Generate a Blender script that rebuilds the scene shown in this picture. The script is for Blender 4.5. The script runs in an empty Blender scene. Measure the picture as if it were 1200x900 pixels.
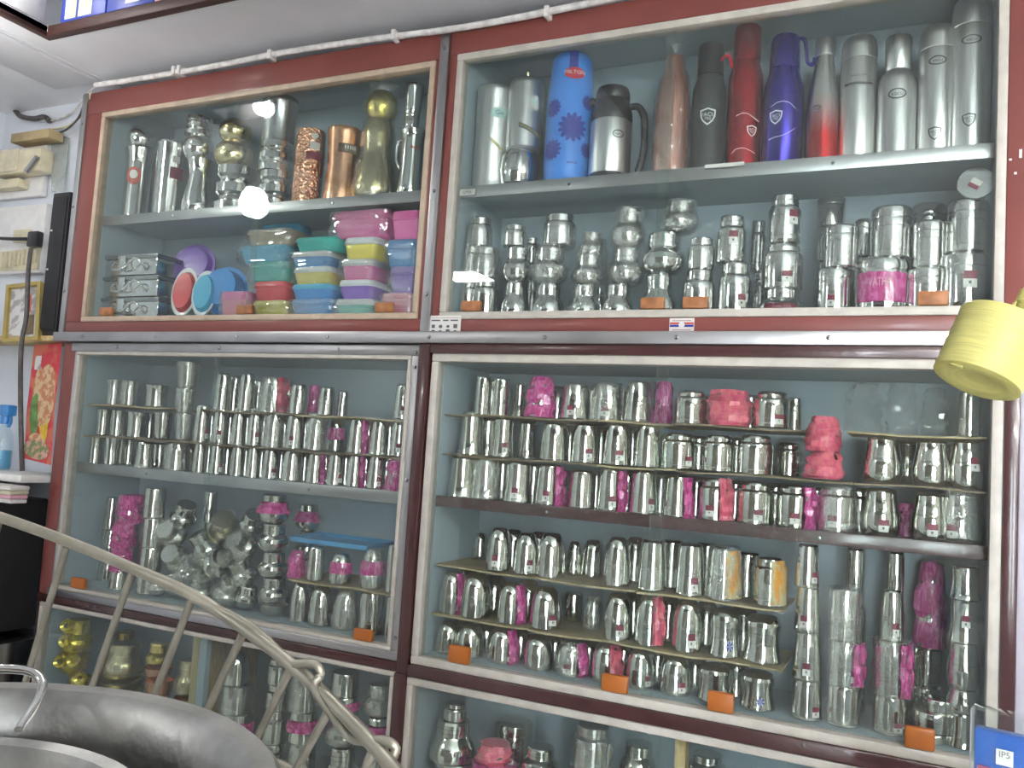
import bpy, bmesh, math, random
from mathutils import Vector, Matrix, noise
random.seed(11)
S = bpy.context.scene
COL = S.collection
# ------------------------------------------------------------------ camera, world, exposure
# X runs along the cabinet wall, Y into the wall (cabinet fronts at Y = 0), Z up, floor at 0
M = ((0.9048432, 0.4209479, 0.0637308), (0.0250213, 0.0968547, -0.9949840), (-0.4250091, 0.9018991, 0.0771056))
F, D, ZC = 1000.0, 2.0, 1.45
cam = bpy.data.objects.new('camera', bpy.data.cameras.new('camera'))
COL.objects.link(cam)
cam.matrix_world = Matrix(((M[0][0], -M[1][0], -M[2][0], 0), (M[0][1], -M[1][1], -M[2][1], -D), (M[0][2], -M[1][2], -M[2][2], ZC), (0, 0, 0, 1)))
cam.data.sensor_fit = 'HORIZONTAL'; cam.data.sensor_width = 36; cam.data.lens = 36 * F / 1200
cam.data.clip_start = 0.02
S.camera = cam
w = bpy.data.worlds.new('daylight'); S.world = w; w.use_nodes = True
bg = w.node_tree.nodes['Background']
bg.inputs[0].default_value = (0.86, 0.93, 1.0, 1); bg.inputs[1].default_value = 16.0
S.view_settings.view_transform = 'Standard'; S.view_settings.look = 'None'
S.view_settings.gamma = 1; S.view_settings.use_curve_mapping = False
S.view_settings.exposure = 1.25
S.cycles.transparent_max_bounces = 24
S.cycles.max_bounces = 10; S.cycles.glossy_bounces = 5; S.cycles.diffuse_bounces = 4
S.cycles.sample_clamp_indirect = 6.0
S.cycles.caustics_reflective = False; S.cycles.caustics_refractive = False

def at(px, py, Y):                      # where the sight line through a photo point meets the plane at depth Y
    u, v = (px - 600) / F, (py - 450) / F
    d = [M[0][i] * u + M[1][i] * v + M[2][i] for i in range(3)]
    t = (Y + D) / d[1]
    return Vector((t * d[0], Y, ZC + t * d[2]))
def atc(px, py, dep):                   # the same at a distance along the view axis
    u, v = (px - 600) / F * dep, (py - 450) / F * dep
    return Vector([M[0][i] * u + M[1][i] * v + M[2][i] * dep + (0, -D, ZC)[i] for i in range(3)])
def x_for(px, Y, Z):
    u = (px - 600) / F; dy = Y + D; dz = Z - ZC
    return (u * (M[2][1] * dy + M[2][2] * dz) - (M[0][1] * dy + M[0][2] * dz)) / (M[0][0] - u * M[2][0])
def z_for(py, X, Y):
    v = (py - 450) / F; dy = Y + D
    return ZC + (v * (M[2][0] * X + M[2][1] * dy) - (M[1][0] * X + M[1][1] * dy)) / (M[1][2] - v * M[2][2])
def depth(X, Y, Z):
    return M[2][0] * X + M[2][1] * (Y + D) + M[2][2] * (Z - ZC)

# ------------------------------------------------------------------ materials
MATS = {}
def mat(name, col, rough=0.5, metal=0.0, bump=0.0, bscale=60, var=0.06, vscale=9, coat=0.0, emit=0, kind='noise', aniso=0, col2=None, stretch=None, trans=0, sub=0):
    m = bpy.data.materials.new(name); m.use_nodes = True
    nt = m.node_tree; b = nt.nodes['Principled BSDF']; N = nt.nodes.new; L = nt.links.new
    tc = N('ShaderNodeTexCoord'); src = tc.outputs['Object']
    if stretch:
        mp = N('ShaderNodeMapping'); mp.inputs['Scale'].default_value = stretch; L(src, mp.inputs[0]); src = mp.outputs[0]
    n = N('ShaderNodeTexNoise'); n.inputs['Scale'].default_value = vscale; n.inputs['Detail'].default_value = 5
    L(src, n.inputs['Vector'])
    mx = N('ShaderNodeMix'); mx.data_type = 'RGBA'
    c = Vector(col[:3])
    if col2 is None:
        a, z = c * (1 - var), Vector([min(1, q * (1 + var)) for q in c])
    else:
        a, z = c, Vector(col2)
    mx.inputs[6].default_value = (*a, 1); mx.inputs[7].default_value = (*z, 1)
    rp = N('ShaderNodeValToRGB'); rp.color_ramp.elements[0].position = 0.35; rp.color_ramp.elements[1].position = 0.65
    if col2 is not None: rp.color_ramp.elements[0].position = 0.46; rp.color_ramp.elements[1].position = 0.54
    L(n.outputs['Fac'], rp.inputs[0]); L(rp.outputs[0], mx.inputs[0]); L(mx.outputs[2], b.inputs['Base Color'])
    b.inputs['Roughness'].default_value = rough; b.inputs['Metallic'].default_value = metal
    b.inputs['Coat Weight'].default_value = coat; b.inputs['Coat Roughness'].default_value = 0.08
    if aniso: b.inputs['Anisotropic'].default_value = aniso
    if trans: b.inputs['Transmission Weight'].default_value = trans
    if bump:
        t = N('ShaderNodeTexVoronoi') if kind == 'hammer' else N('ShaderNodeTexNoise')
        t.inputs['Scale'].default_value = bscale; L(src, t.inputs['Vector'])
        bp = N('ShaderNodeBump'); bp.inputs['Strength'].default_value = bump; bp.inputs['Distance'].default_value = 0.004
        L(t.outputs[0], bp.inputs['Height']); L(bp.outputs[0], b.inputs['Normal'])
    if emit:
        b.inputs['Emission Color'].default_value = (*col[:3], 1); b.inputs['Emission Strength'].default_value = emit
    MATS[name] = m
    return m
def glassmat(name, tint, base=0.02, haze=0.03, rough=0.02, bump=0, bscale=40, hazecol=(.8, .82, .8)):
    m = bpy.data.materials.new(name); m.use_nodes = True
    nt = m.node_tree; N = nt.nodes.new; L = nt.links.new
    nt.nodes.remove(nt.nodes['Principled BSDF']); out = nt.nodes['Material Output']
    tr = N('ShaderNodeBsdfTransparent'); tr.inputs[0].default_value = (*tint, 1)
    gl = N('ShaderNodeBsdfGlossy'); gl.inputs['Roughness'].default_value = rough; gl.inputs[0].default_value = (1, 1, 1, 1)
    df = N('ShaderNodeBsdfDiffuse'); df.inputs[0].default_value = (*hazecol, 1)
    fr = N('ShaderNodeLayerWeight'); fr.inputs[0].default_value = 0.5
    pw = N('ShaderNodeMath'); pw.operation = 'POWER'; pw.inputs[1].default_value = 5; L(fr.outputs['Facing'], pw.inputs[0])
    ad = N('ShaderNodeMath'); ad.operation = 'MULTIPLY_ADD'; ad.inputs[1].default_value = .9; ad.inputs[2].default_value = .03 + base; L(pw.outputs[0], ad.inputs[0])
    m1 = N('ShaderNodeMixShader'); m2 = N('ShaderNodeMixShader')
    tc = N('ShaderNodeTexCoord'); n = N('ShaderNodeTexNoise'); n.inputs['Scale'].default_value = 5; n.inputs['Detail'].default_value = 6
    L(tc.outputs['Object'], n.inputs['Vector'])
    mul = N('ShaderNodeMath'); mul.operation = 'MULTIPLY'; mul.inputs[1].default_value = haze * 2; L(n.outputs[0], mul.inputs[0])
    L(mul.outputs[0], m1.inputs[0]); L(tr.outputs[0], m1.inputs[1]); L(df.outputs[0], m1.inputs[2])
    L(ad.outputs[0], m2.inputs[0]); L(m1.outputs[0], m2.inputs[1]); L(gl.outputs[0], m2.inputs[2])
    L(m2.outputs[0], out.inputs[0])
    if bump:
        t = N('ShaderNodeTexNoise'); t.inputs['Scale'].default_value = bscale; t.inputs['Distortion'].default_value = 1.5
        L(tc.outputs['Object'], t.inputs['Vector'])
        bp = N('ShaderNodeBump'); bp.inputs['Strength'].default_value = bump; bp.inputs['Distance'].default_value = 0.01
        L(t.outputs[0], bp.inputs['Height'])
        for s in (gl, df): L(bp.outputs[0], s.inputs['Normal'])
        L(bp.outputs[0], fr.inputs['Normal'])
    MATS[name] = m
mat('red', (0.205, 0.056, 0.046), 0.36, var=0.1, vscale=4, coat=0.15)
mat('maroon', (0.062, 0.023, 0.022), 0.25, var=0.15, coat=0.3, bump=0.15, bscale=90)
mat('bead', (0.50, 0.47, 0.41), 0.45, var=0.08, vscale=30)
mat('bead_brass', (0.48, 0.38, 0.28), 0.4, var=0.1, vscale=30)
mat('lavender', (0.52, 0.5, 0.56), 0.5)
mat('strip_steel', (0.48, 0.48, 0.48), 0.36, 1.0, bump=0.08, bscale=25, var=0.12, vscale=6)
mat('interior', (0.40, 0.48, 0.53), 0.55, var=0.05, vscale=3)
mat('steel', (0.70, 0.70, 0.64), 0.08, 1.0, bump=0.06, bscale=7, var=0.05, vscale=4)
mat('steel_bright', (0.78, 0.78, 0.76), 0.09, 1.0, bump=0.05, bscale=7, var=0.05)
mat('steel_brushed', (0.74, 0.74, 0.73), 0.3, 1.0, bump=0.1, bscale=30, var=0.06, stretch=(30, 30, 1))
mat('steel_dark', (0.42, 0.43, 0.43), 0.25, 1.0, var=0.1)
mat('aluminium', (0.40, 0.40, 0.38), 0.42, 1.0, bump=0.25, bscale=70, var=0.22, vscale=16)
mat('wire', (0.33, 0.31, 0.25), 0.4, 0.7, var=0.15, vscale=20)
mat('brass', (0.72, 0.57, 0.18), 0.2, 1.0, bump=0.1, bscale=10)
mat('gold_foil', (0.80, 0.66, 0.12), 0.22, 0.9, bump=0.5, bscale=9)
mat('gold_pale', (0.70, 0.62, 0.34), 0.2, 1.0, bump=0.08, bscale=8)
mat('copper', (0.78, 0.43, 0.26), 0.26, 1.0, bump=0.08, bscale=8)
mat('copper_hammered', (0.80, 0.42, 0.27), 0.2, 1.0, bump=1.0, bscale=125, kind='hammer')
mat('copper_matte', (0.50, 0.20, 0.14), 0.35, 0.6, bump=0.1, bscale=20)
mat('black_plastic', (0.022, 0.022, 0.024), 0.35)
mat('black_matte', (0.016, 0.016, 0.017), 0.55, var=0.2)
mat('bottle_black', (0.055, 0.057, 0.06), 0.4, 0.3)
mat('bottle_red', (0.36, 0.012, 0.02), 0.27, 0.75)
mat('bottle_violet', (0.035, 0.022, 0.26), 0.27, 0.7)
mat('flask_blue', (0.05, 0.25, 0.78), 0.35, coat=0.2)
mat('flower_blue', (0.02, 0.035, 0.30), 0.4)
mat('logo_red', (0.62, 0.02, 0.04), 0.45)
mat('print_white', (0.75, 0.75, 0.75), 0.5)
mat('print_grey', (0.10, 0.10, 0.11), 0.45)
mat('sticker_white', (0.70, 0.68, 0.64), 0.5)
mat('sticker_maroon', (0.20, 0.02, 0.045), 0.5)
mat('sticker_mint', (0.5, 0.72, 0.66), 0.5)
mat('sticker_red', (0.52, 0.09, 0.07), 0.5)
mat('magenta', (0.50, 0.02, 0.20), 0.3, bump=0.8, bscale=5, col2=(0.68, 0.10, 0.36), vscale=5, coat=0.6)
mat('hot_pink', (0.68, 0.075, 0.16), 0.3, bump=0.8, bscale=5, col2=(0.74, 0.14, 0.18), vscale=4, coat=0.6)
mat('orange_print', (0.72, 0.30, 0.04), 0.35, col2=(0.55, 0.45, 0.25), vscale=3, bump=0.4, bscale=5, coat=0.4)
mat('grip_orange', (0.40, 0.12, 0.02), 0.4)
mat('grip_wood', (0.36, 0.15, 0.06), 0.5, var=0.25, vscale=40)
mat('cardboard', (0.40, 0.31, 0.17), 0.8, var=0.18, vscale=14, bump=0.2)
mat('card_dark', (0.20, 0.15, 0.09), 0.8, var=0.25, vscale=14)
mat('paint_blue', (0.72, 0.76, 0.82), 0.55, var=0.05, vscale=4)
mat('ceiling_grey', (0.78, 0.79, 0.82), 0.2, var=0.04, vscale=5, bump=0.03, bscale=3)
mat('ceiling_white', (0.76, 0.77, 0.80), 0.4, var=0.03)
mat('wood_trim', (0.055, 0.022, 0.017), 0.5, var=0.25, stretch=(4, 4, 30))
mat('floor', (0.60, 0.58, 0.55), 0.35, var=0.1)
mat('wall_plain', (0.62, 0.64, 0.66), 0.6)
mat('wall_stocked', (0.22, 0.19, 0.17), 0.6, var=0.4, vscale=6)
mat('cable_white', (0.68, 0.66, 0.64), 0.5, var=0.2, vscale=40)
mat('cable_dark', (0.09, 0.08, 0.08), 0.5, var=0.3, vscale=40)
mat('cream', (0.66, 0.60, 0.43), 0.45, var=0.12, vscale=20)
mat('board_white', (0.80, 0.79, 0.77), 0.5, var=0.05, vscale=30)
mat('wood_post', (0.50, 0.37, 0.17), 0.55, var=0.2, stretch=(30, 30, 3))
mat('gold_frame', (0.55, 0.42, 0.13), 0.35, 0.5, var=0.15)
mat('poster_red', (0.58, 0.05, 0.07), 0.5, col2=(0.62, 0.16, 0.10), vscale=12)
mat('poster_green', (0.13, 0.25, 0.07), 0.5, var=0.3, vscale=40)
mat('poster_yellow', (0.78, 0.52, 0.05), 0.5, var=0.2, vscale=40)
mat('poster_cream', (0.66, 0.50, 0.28), 0.5, col2=(0.55, 0.22, 0.12), vscale=50)
mat('poster_flowers', (0.62, 0.34, 0.30), 0.5, col2=(0.20, 0.27, 0.10), vscale=55)
mat('photo_print', (0.66, 0.66, 0.64), 0.4, col2=(0.36, 0.33, 0.32), vscale=22)
mat('twine', (0.52, 0.48, 0.16), 0.5, bump=0.25, bscale=8, var=0.12, stretch=(2, 2, 60))
mat('packet_blue', (0.02, 0.10, 0.40), 0.3, coat=0.5)
mat('packet_maroon', (0.24, 0.04, 0.09), 0.35, col2=(0.34, 0.14, 0.20), vscale=30, coat=0.5)
mat('pale_pink', (0.75, 0.42, 0.50), 0.5)
mat('box_blue', (0.03, 0.06, 0.36), 0.4)
mat('box_grey', (0.42, 0.40, 0.40), 0.6)
mat('tray_blue', (0.10, 0.36, 0.66), 0.35, coat=0.3)
mat('lamp_glow', (1.0, 0.98, 0.95), 0.5, emit=30)
mat('added_tube_glow', (1.0, 0.99, 0.97), 0.5, emit=85)  # glow of the added tube lamps
mat('loft_glow', (1.0, 0.98, 0.95), 0.5, emit=22)
mat('panel_glow', (1.0, 0.99, 0.97), 0.5, emit=30)
for n_, c_ in dict(teal=(0.03, 0.42, 0.37), blue=(0.05, 0.26, 0.62), red=(0.62, 0.05, 0.06), yellow=(0.74, 0.60, 0.10), pink=(0.80, 0.16, 0.42), purple=(0.22, 0.09, 0.48), white=(0.72, 0.72, 0.74), rose=(0.72, 0.22, 0.30), tan=(0.42, 0.33, 0.24), sky=(0.07, 0.40, 0.62), mint=(0.16, 0.55, 0.46)).items():
    mat('plastic_' + n_, c_, 0.28, coat=0.4, bump=0.25, bscale=45, var=0.08)
glassmat('glass', (0.93, 0.965, 0.95), base=0.0, haze=0.02)
glassmat('clear_bag', (0.96, 0.96, 0.95), base=0.13, haze=0.012, rough=0.06, bump=0.7, bscale=4, hazecol=(.8, .8, .78))
glassmat('thin_film', (0.97, 0.97, 0.96), base=0.02, haze=0.006, rough=0.03)
glassmat('clear_bottle', (0.85, 0.92, 0.96), base=0.03, haze=0.08, rough=0.08)
def grad_bottle():                      # steel bottle lacquered red towards its foot
    m = mat('bottle_fade', (0.7, 0.7, 0.69), 0.25, 0.9); nt = m.node_tree; b = nt.nodes['Principled BSDF']
    tc = nt.nodes.new('ShaderNodeTexCoord'); sp = nt.nodes.new('ShaderNodeSeparateXYZ'); r = nt.nodes.new('ShaderNodeValToRGB')
    nt.links.new(tc.outputs['Generated'], sp.inputs[0]); nt.links.new(sp.outputs[2], r.inputs[0])
    r.color_ramp.elements[0].position = 0.28; r.color_ramp.elements[0].color = (0.5, 0.015, 0.015, 1)
    r.color_ramp.elements[1].position = 0.66; r.color_ramp.elements[1].color = (0.6, 0.6, 0.59, 1)
    nt.links.new(r.outputs[0], b.inputs['Base Color'])
grad_bottle()

# ------------------------------------------------------------------ mesh helpers
def link(name, me, parent=None, loc=None):
    o = bpy.data.objects.new(name, me); COL.objects.link(o)
    if parent is not None: o.parent = parent
    if loc is not None: o.location = loc
    return o
def tag(o, label, cat=None, group=None, kind=None):
    if label: o['label'] = label
    if cat: o['category'] = cat
    if group: o['group'] = group
    if kind: o['kind'] = kind
    return o
def empty(name, loc, label=None, cat=None, group=None):
    o = bpy.data.objects.new(name, None); COL.objects.link(o); o.location = loc; o.empty_display_size = 0.05
    return tag(o, label, cat, group)
def finish(bm, name, mats, smooth=None):
    me = bpy.data.meshes.new(name)
    bmesh.ops.recalc_face_normals(bm, faces=bm.faces[:])
    bm.to_mesh(me); bm.free()
    for m in ([mats] if isinstance(mats, str) else mats): me.materials.append(MATS[m])
    if smooth is not None:
        for p in me.polygons: p.use_smooth = True
        me.set_sharp_from_angle(angle=math.radians(smooth))
    return me
def addbox(bm, x0, x1, y0, y1, z0, z1, bev=0.0, mi=0):
    vs = [bm.verts.new((x, y, z)) for x in (x0, x1) for y in (y0, y1) for z in (z0, z1)]
    fs = [bm.faces.new([vs[i] for i in q]) for q in ((0, 1, 3, 2), (4, 6, 7, 5), (0, 4, 5, 1), (2, 3, 7, 6), (0, 2, 6, 4), (1, 5, 7, 3))]
    for f in fs: f.material_index = mi
    if bev:
        es = list({e for f in fs for e in f.edges})
        bmesh.ops.bevel(bm, geom=es, offset=bev, segments=2, affect='EDGES', profile=0.5)
def box(name, x0, x1, y0, y1, z0, z1, m, parent=None, bev=0.0, kind=None):
    """world-space box; origin at the base centre, or at the unrotated parent"""
    o0 = parent.location if parent is not None else Vector(((x0 + x1) / 2, (y0 + y1) / 2, z0))
    bm = bmesh.new(); addbox(bm, x0 - o0.x, x1 - o0.x, y0 - o0.y, y1 - o0.y, z0 - o0.z, z1 - o0.z, bev)
    o = link(name, finish(bm, name, m, 35 if bev else None), parent, None if parent is not None else o0)
    if kind: o['kind'] = kind
    return o
def lathe_bm(prof, seg=24, bm=None, cap=True):
    bm = bm or bmesh.new(); rows = []
    for r, z in prof:
        if r < 1e-5: rows.append([bm.verts.new((0, 0, z))])
        else: rows.append([bm.verts.new((r * math.sin(2 * math.pi * i / seg), -r * math.cos(2 * math.pi * i / seg), z)) for i in range(seg)])
    for a, b in zip(rows, rows[1:]):
        for i in range(seg):
            j = (i + 1) % seg
            if len(a) == 1 and len(b) == 1: continue
            if len(a) == 1: bm.faces.new((a[0], b[j], b[i]))
            elif len(b) == 1: bm.faces.new((a[i], a[j], b[0]))
            else: bm.faces.new((a[i], a[j], b[j], b[i]))
    if cap and len(rows[0]) > 1: bm.faces.new(rows[0][::-1])
    return bm
def lathe(name, prof, m, seg=24, smooth=32):
    return finish(lathe_bm(prof, seg), name, m, smooth)
def rad(prof, z):
    for (r0, z0), (r1, z1) in zip(prof, prof[1:]):
        if z0 <= z <= z1 and z1 > z0: return r0 + (r1 - r0) * (z - z0) / (z1 - z0)
    return prof[-1][0]
def rings(prof, zs, d=0.022, wd=0.009):
    out = list(prof)
    for z in zs:
        add = [(rad(prof, z - wd), z - wd), (rad(prof, z) - d, z - wd * .35), (rad(prof, z) - d, z + wd * .35), (rad(prof, z + wd), z + wd)]
        k = max(i for i, p in enumerate(out) if p[1] <= z - wd)
        out = out[:k + 1] + add + out[k + 1:]
    return out
def tube(name, pts, r, m, parent=None, cyclic=False, seg=8, smoothpath=True, root=None):
    """a round rod swept along points, as a mesh"""
    P = [Vector(p) for p in pts]
    if smoothpath and len(P) > 2:
        Q = []
        for i in range(len(P) - 1):
            p0, p1, p2, p3 = P[max(i - 1, 0)], P[i], P[i + 1], P[min(i + 2, len(P) - 1)]
            for k in range(5):
                t = k / 5
                Q.append(0.5 * (2 * p1 + (p2 - p0) * t + (2 * p0 - 5 * p1 + 4 * p2 - p3) * t * t + (3 * p1 - p0 - 3 * p2 + p3) * t ** 3))
        P = Q + [P[-1]]
    o0 = parent.location if parent is not None else (root if root is not None else P[0].copy())
    bm = bmesh.new(); rows = []
    up = Vector((0.13, 0.21, 1)).normalized()
    n = len(P)
    for i, p in enumerate(P):
        t = (P[min(i + 1, n - 1)] - P[max(i - 1, 0)]).normalized()
        a = t.cross(up)
        if a.length < 1e-3: a = t.cross(Vector((1, 0, 0)))
        a.normalize(); b = t.cross(a)
        rows.append([bm.verts.new(p - o0 + r * (a * math.cos(2 * math.pi * k / seg) + b * math.sin(2 * math.pi * k / seg))) for k in range(seg)])
    for q in range(n - 1):
        for k in range(seg): bm.faces.new((rows[q][k], rows[q][(k + 1) % seg], rows[q + 1][(k + 1) % seg], rows[q + 1][k]))
    bm.faces.new(rows[0][::-1]); bm.faces.new(rows[-1])
    return link(name, finish(bm, name, m, 50), parent, None if parent is not None else o0)
def polys_bm(polys, cuts=2):
    bm = bmesh.new()
    for p in polys:
        f = bm.faces.new([bm.verts.new((x, 0, z)) for x, z in p])
    bmesh.ops.triangulate(bm, faces=bm.faces[:])
    if cuts: bmesh.ops.subdivide_edges(bm, edges=bm.edges[:], cuts=cuts * 2 + 1, use_grid_fill=True)
    return bm
def text_bm(s, size, cuts=0):
    cu = bpy.data.curves.new('lettering', 'FONT'); cu.body = s; cu.size = size; cu.align_x = 'CENTER'; cu.align_y = 'CENTER'; cu.resolution_u = 3
    ob = bpy.data.objects.new('lettering', cu); COL.objects.link(ob)
    me = bpy.data.meshes.new_from_object(ob)
    bm = bmesh.new(); bm.from_mesh(me)
    for v in bm.verts: v.co = (v.co.x, 0, v.co.y)
    bpy.data.objects.remove(ob); bpy.data.curves.remove(cu); bpy.data.meshes.remove(me)
    return bm
def wrapped(name, bm, R, z, ang, m, parent, eps=0.0006, prof=None):
    """bend flat print round an upright cylinder of radius R (or the profile's radius)"""
    for v in bm.verts:
        zz = z + v.co.z
        r = (rad(prof, zz) if prof else R) + eps
        a = ang + v.co.x / R
        v.co = (r * math.sin(a), -r * math.cos(a), zz)
    return link(name, finish(bm, name, m, 60), parent)
def flat(name, bm, o, ux, uz, m, parent, eps=0.0):
    """flat print on a plane: origin o, unit axes ux / uz in world space (parent unrotated)"""
    n = Vector(ux).cross(Vector(uz)) * eps
    for v in bm.verts: v.co = Vector(o) + Vector(ux) * v.co.x + Vector(uz) * v.co.z + n - (parent.location if parent is not None else Vector())
    return link(name, finish(bm, name, m), parent)
def ellipse(cx, cz, a, b, n=16, rot=0):
    return [(cx + a * math.cos(t) * math.cos(rot) - b * math.sin(t) * math.sin(rot), cz + a * math.cos(t) * math.sin(rot) + b * math.sin(t) * math.cos(rot)) for t in [2 * math.pi * i / n for i in range(n)]]
def rect(x0, x1, z0, z1): return [(x0, z0), (x1, z0), (x1, z1), (x0, z1)]
def shell(name, prof, m, a0=-math.pi, a1=math.pi, z0=0.0, z1=1.0, grow=1.06, amp=0.07, seed=1, na=18, nz=9):
    """crumpled plastic film round a profile"""
    rnd = random.Random(seed); bm = bmesh.new(); rows = []
    full = a1 - a0 > 6.2
    for j in range(nz + 1):
        t = j / nz; z = z0 + (z1 - z0) * t
        r0 = max(rad(prof, min(max(z, 0), .93)), 0.3)
        row = []
        for i in range(na if full else na + 1):
            a = a0 + (a1 - a0) * i / na
            r = r0 * grow + amp * (rnd.random() - .25)
            row.append(bm.verts.new((r * math.sin(a), -r * math.cos(a), z + (rnd.random() - .5) * .04 * (0 if j == 0 else 1))))
        rows.append(row)
    for a, b in zip(rows, rows[1:]):
        k = len(a)
        for i in range(k if full else k - 1): bm.faces.new((a[i], a[(i + 1) % k], b[(i + 1) % k], b[i]))
    if full and z1 > .9:
        c = bm.verts.new((rnd.uniform(-.2, .2), rnd.uniform(-.2, .2), z1 + .05))
        for i in range(len(rows[-1])): bm.faces.new((rows[-1][i], rows[-1][(i + 1) % len(rows[-1])], c))
    return finish(bm, name, m, 22 if m in ('clear_bag', 'thin_film') else 34)

# ------------------------------------------------------------------ the room
def hole_box(name, X0, X1, Y0, Y1, hx0, hx1, hy0, hy1, z0, z1, m):
    bm = bmesh.new()
    for q in ((X0, hx0, Y0, Y1), (hx1, X1, Y0, Y1), (hx0, hx1, Y0, hy0), (hx0, hx1, hy1, Y1)): addbox(bm, *q, z0, z1)
    o = link(name, finish(bm, name, m)); o['kind'] = 'structure'; return o
XL, XR, YF, ZT = -3.32, 2.4, -4.2, 2.665
HX0, HX1, HY0, HY1 = -2.49, -0.95, -1.75, -0.30
box('floor', XL, XR, YF, 0.32, -0.06, 0, 'floor', kind='structure')
box('floor_outside', -9, 9, -12, YF, -0.16, -0.1, 'floor', kind='structure')
box('wall_back', -2.70, XR, 0.32, 0.40, 0, ZT, 'paint_blue', kind='structure')
box('wall_back_recess', XL, -2.70, 0.13, 0.40, 0, ZT, 'paint_blue', kind='structure')
box('wall_left', XL - .1, XL, YF, 0.40, 0, ZT, 'paint_blue', kind='structure')
box('wall_right', XR, XR + .1, YF, 0.40, 0, ZT, 'wall_stocked', kind='structure')
for i, (a, b) in enumerate(((XL, 0.54), (0.86, 1.40), (1.85, XR))):
    box('wall_front', a, b, YF - .15, YF, 0, ZT, 'wall_stocked', kind='structure')
box('wall_front', XL, XR, YF - .15, YF, 2.35, ZT, 'wall_stocked', kind='structure')
hole_box('ceiling', XL, XR, YF, 0.40, HX0, HX1, HY0, HY1, ZT, ZT + .02, 'ceiling_grey')
box('ceiling_panel', XL, -2.62, -2.2, 0.13, ZT - .004, ZT, 'ceiling_white', kind='structure')
box('trim_1', -2.85, -2.63, -2.2, 0.0, ZT - .016, ZT - .004, 'ceiling_white', bev=.004, kind='structure')
for i, q in enumerate(((HX0 - .03, HX1 + .03, HY1 - .002, HY1 + .028), (HX0 - .03, HX1 + .03, HY0 - .03, HY0), (HX0 - .03, HX0, HY0, HY1), (HX1, HX1 + .03, HY0, HY1))):
    box('trim_%d' % (i + 2), *q, ZT - .012, ZT + .022, 'wood_trim', bev=.004, kind='structure')
# the loft above the opening
for nm, q in (('wall_loft_back', (XL, XR, .0, .1)), ('wall_loft_front', (XL, XR, -3.0, -2.9)), ('wall_loft_left', (XL, XL + .1, -2.9, 0)), ('wall_loft_right', (XR - .1, XR, -2.9, 0))):
    box(nm, *q, ZT + .02, 4.4, 'wall_plain', kind='structure')
box('ceiling_loft', XL, XR, -3.0, .1, 4.4, 4.46, 'ceiling_white', kind='structure')

# ------------------------------------------------------------------ lamps
def added_tube_lamp(name, x0, x1, y, z, label, m='added_tube_glow', alongy=False):
    c = Vector(((x0 + x1) / 2, y, z)); o = empty(name, c, label, 'lamp')
    h = (x1 - x0) / 2
    def bx(n, a, b, cc, d, e, f, mm, bev=0):
        if alongy: a, b, cc, d = cc, d, a, b
        box(n, c.x + a, c.x + b, c.y + cc, c.y + d, c.z + e, c.z + f, mm, o, bev)
    bx('batten', -h, h, -.02, .02, 0.02, .06, 'board_white', .004)
    bx('end_cap', -h, -h + .03, -.018, .018, -.02, .02, 'board_white', .004)
    bx('end_cap', h - .03, h, -.018, .018, -.02, .02, 'board_white', .004)
    d = Vector((0, 1, 0)) if alongy else Vector((1, 0, 0))
    tube('tube', [c - d * (h - .03), c + d * (h - .03)], .014, m, o, seg=12)
    for k_ in (-.6, .6): bx('rod', h * k_ - .004, h * k_ + .004, -.004, .004, .06, (ZT if c.z < ZT else c.z + .06) - c.z - .001 if c.z < ZT else .062, 'board_white')
    return o
added_tube_lamp('added_tube_lamp', 0.65, 1.95, -2.6, ZT - .30, 'added unseen white tube lamp on a batten under the shop ceiling')  # added out of view to brighten the cabinets and ceiling
added_tube_lamp('added_tube_lamp', 1.0, 2.2, -1.9, ZT - .30, 'added unseen white tube lamp on a batten beside the end wall')  # second added tube, also only there to light the room
added_tube_lamp('added_tube_lamp', -2.2, -0.9, -.03, 3.9, 'added unseen white tube lamp on the loft wall above the opening')  # added in the loft to send light down through the opening
pn = empty('panel_lamp', (-2.85, -3.15, ZT - .03), 'square white panel lamp under the ceiling by the shop front', 'lamp')
box('frame', -3.03, -2.67, -3.33, -2.97, ZT - .03, ZT - .002, 'board_white', pn, .004); box('diffuser', -3.0, -2.7, -3.3, -3.0, ZT - .033, ZT - .029, 'panel_glow', pn)
for bl_, lab_ in (((-2.43, -.58, 2.775), 'bright round bulb in a white holder hanging in the loft'),):
    lb = empty('bulb_lamp', bl_, lab_, 'lamp')
    link('bulb', lathe('bulb', [(0, -.03), (.02, -.028), (.034, -.012), (.036, .005), (.032, .025), (.03, .045), (0, .05)], 'loft_glow'), lb)
    link('holder', lathe('holder', [(.03, .04), (.032, .06), (.032, .12), (.02, .13), (.006, .14), (.006, 1.62), (0, 1.62)], 'board_white'), lb)
lb = empty('bulb_lamp', (-2.53, -.68, 2.43), 'bright round bulb in a white holder under the ceiling panels', 'lamp')
link('bulb', lathe('bulb', [(0, -.075), (.03, -.07), (.05, -.045), (.055, -.015), (.045, .02), (.03, .045), (0, .05)], 'lamp_glow'), lb)
link('holder', lathe('holder', [(.03, .04), (.032, .06), (.032, .12), (.02, .13), (.006, .135), (.006, .233), (0, .233)], 'board_white'), lb)

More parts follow.
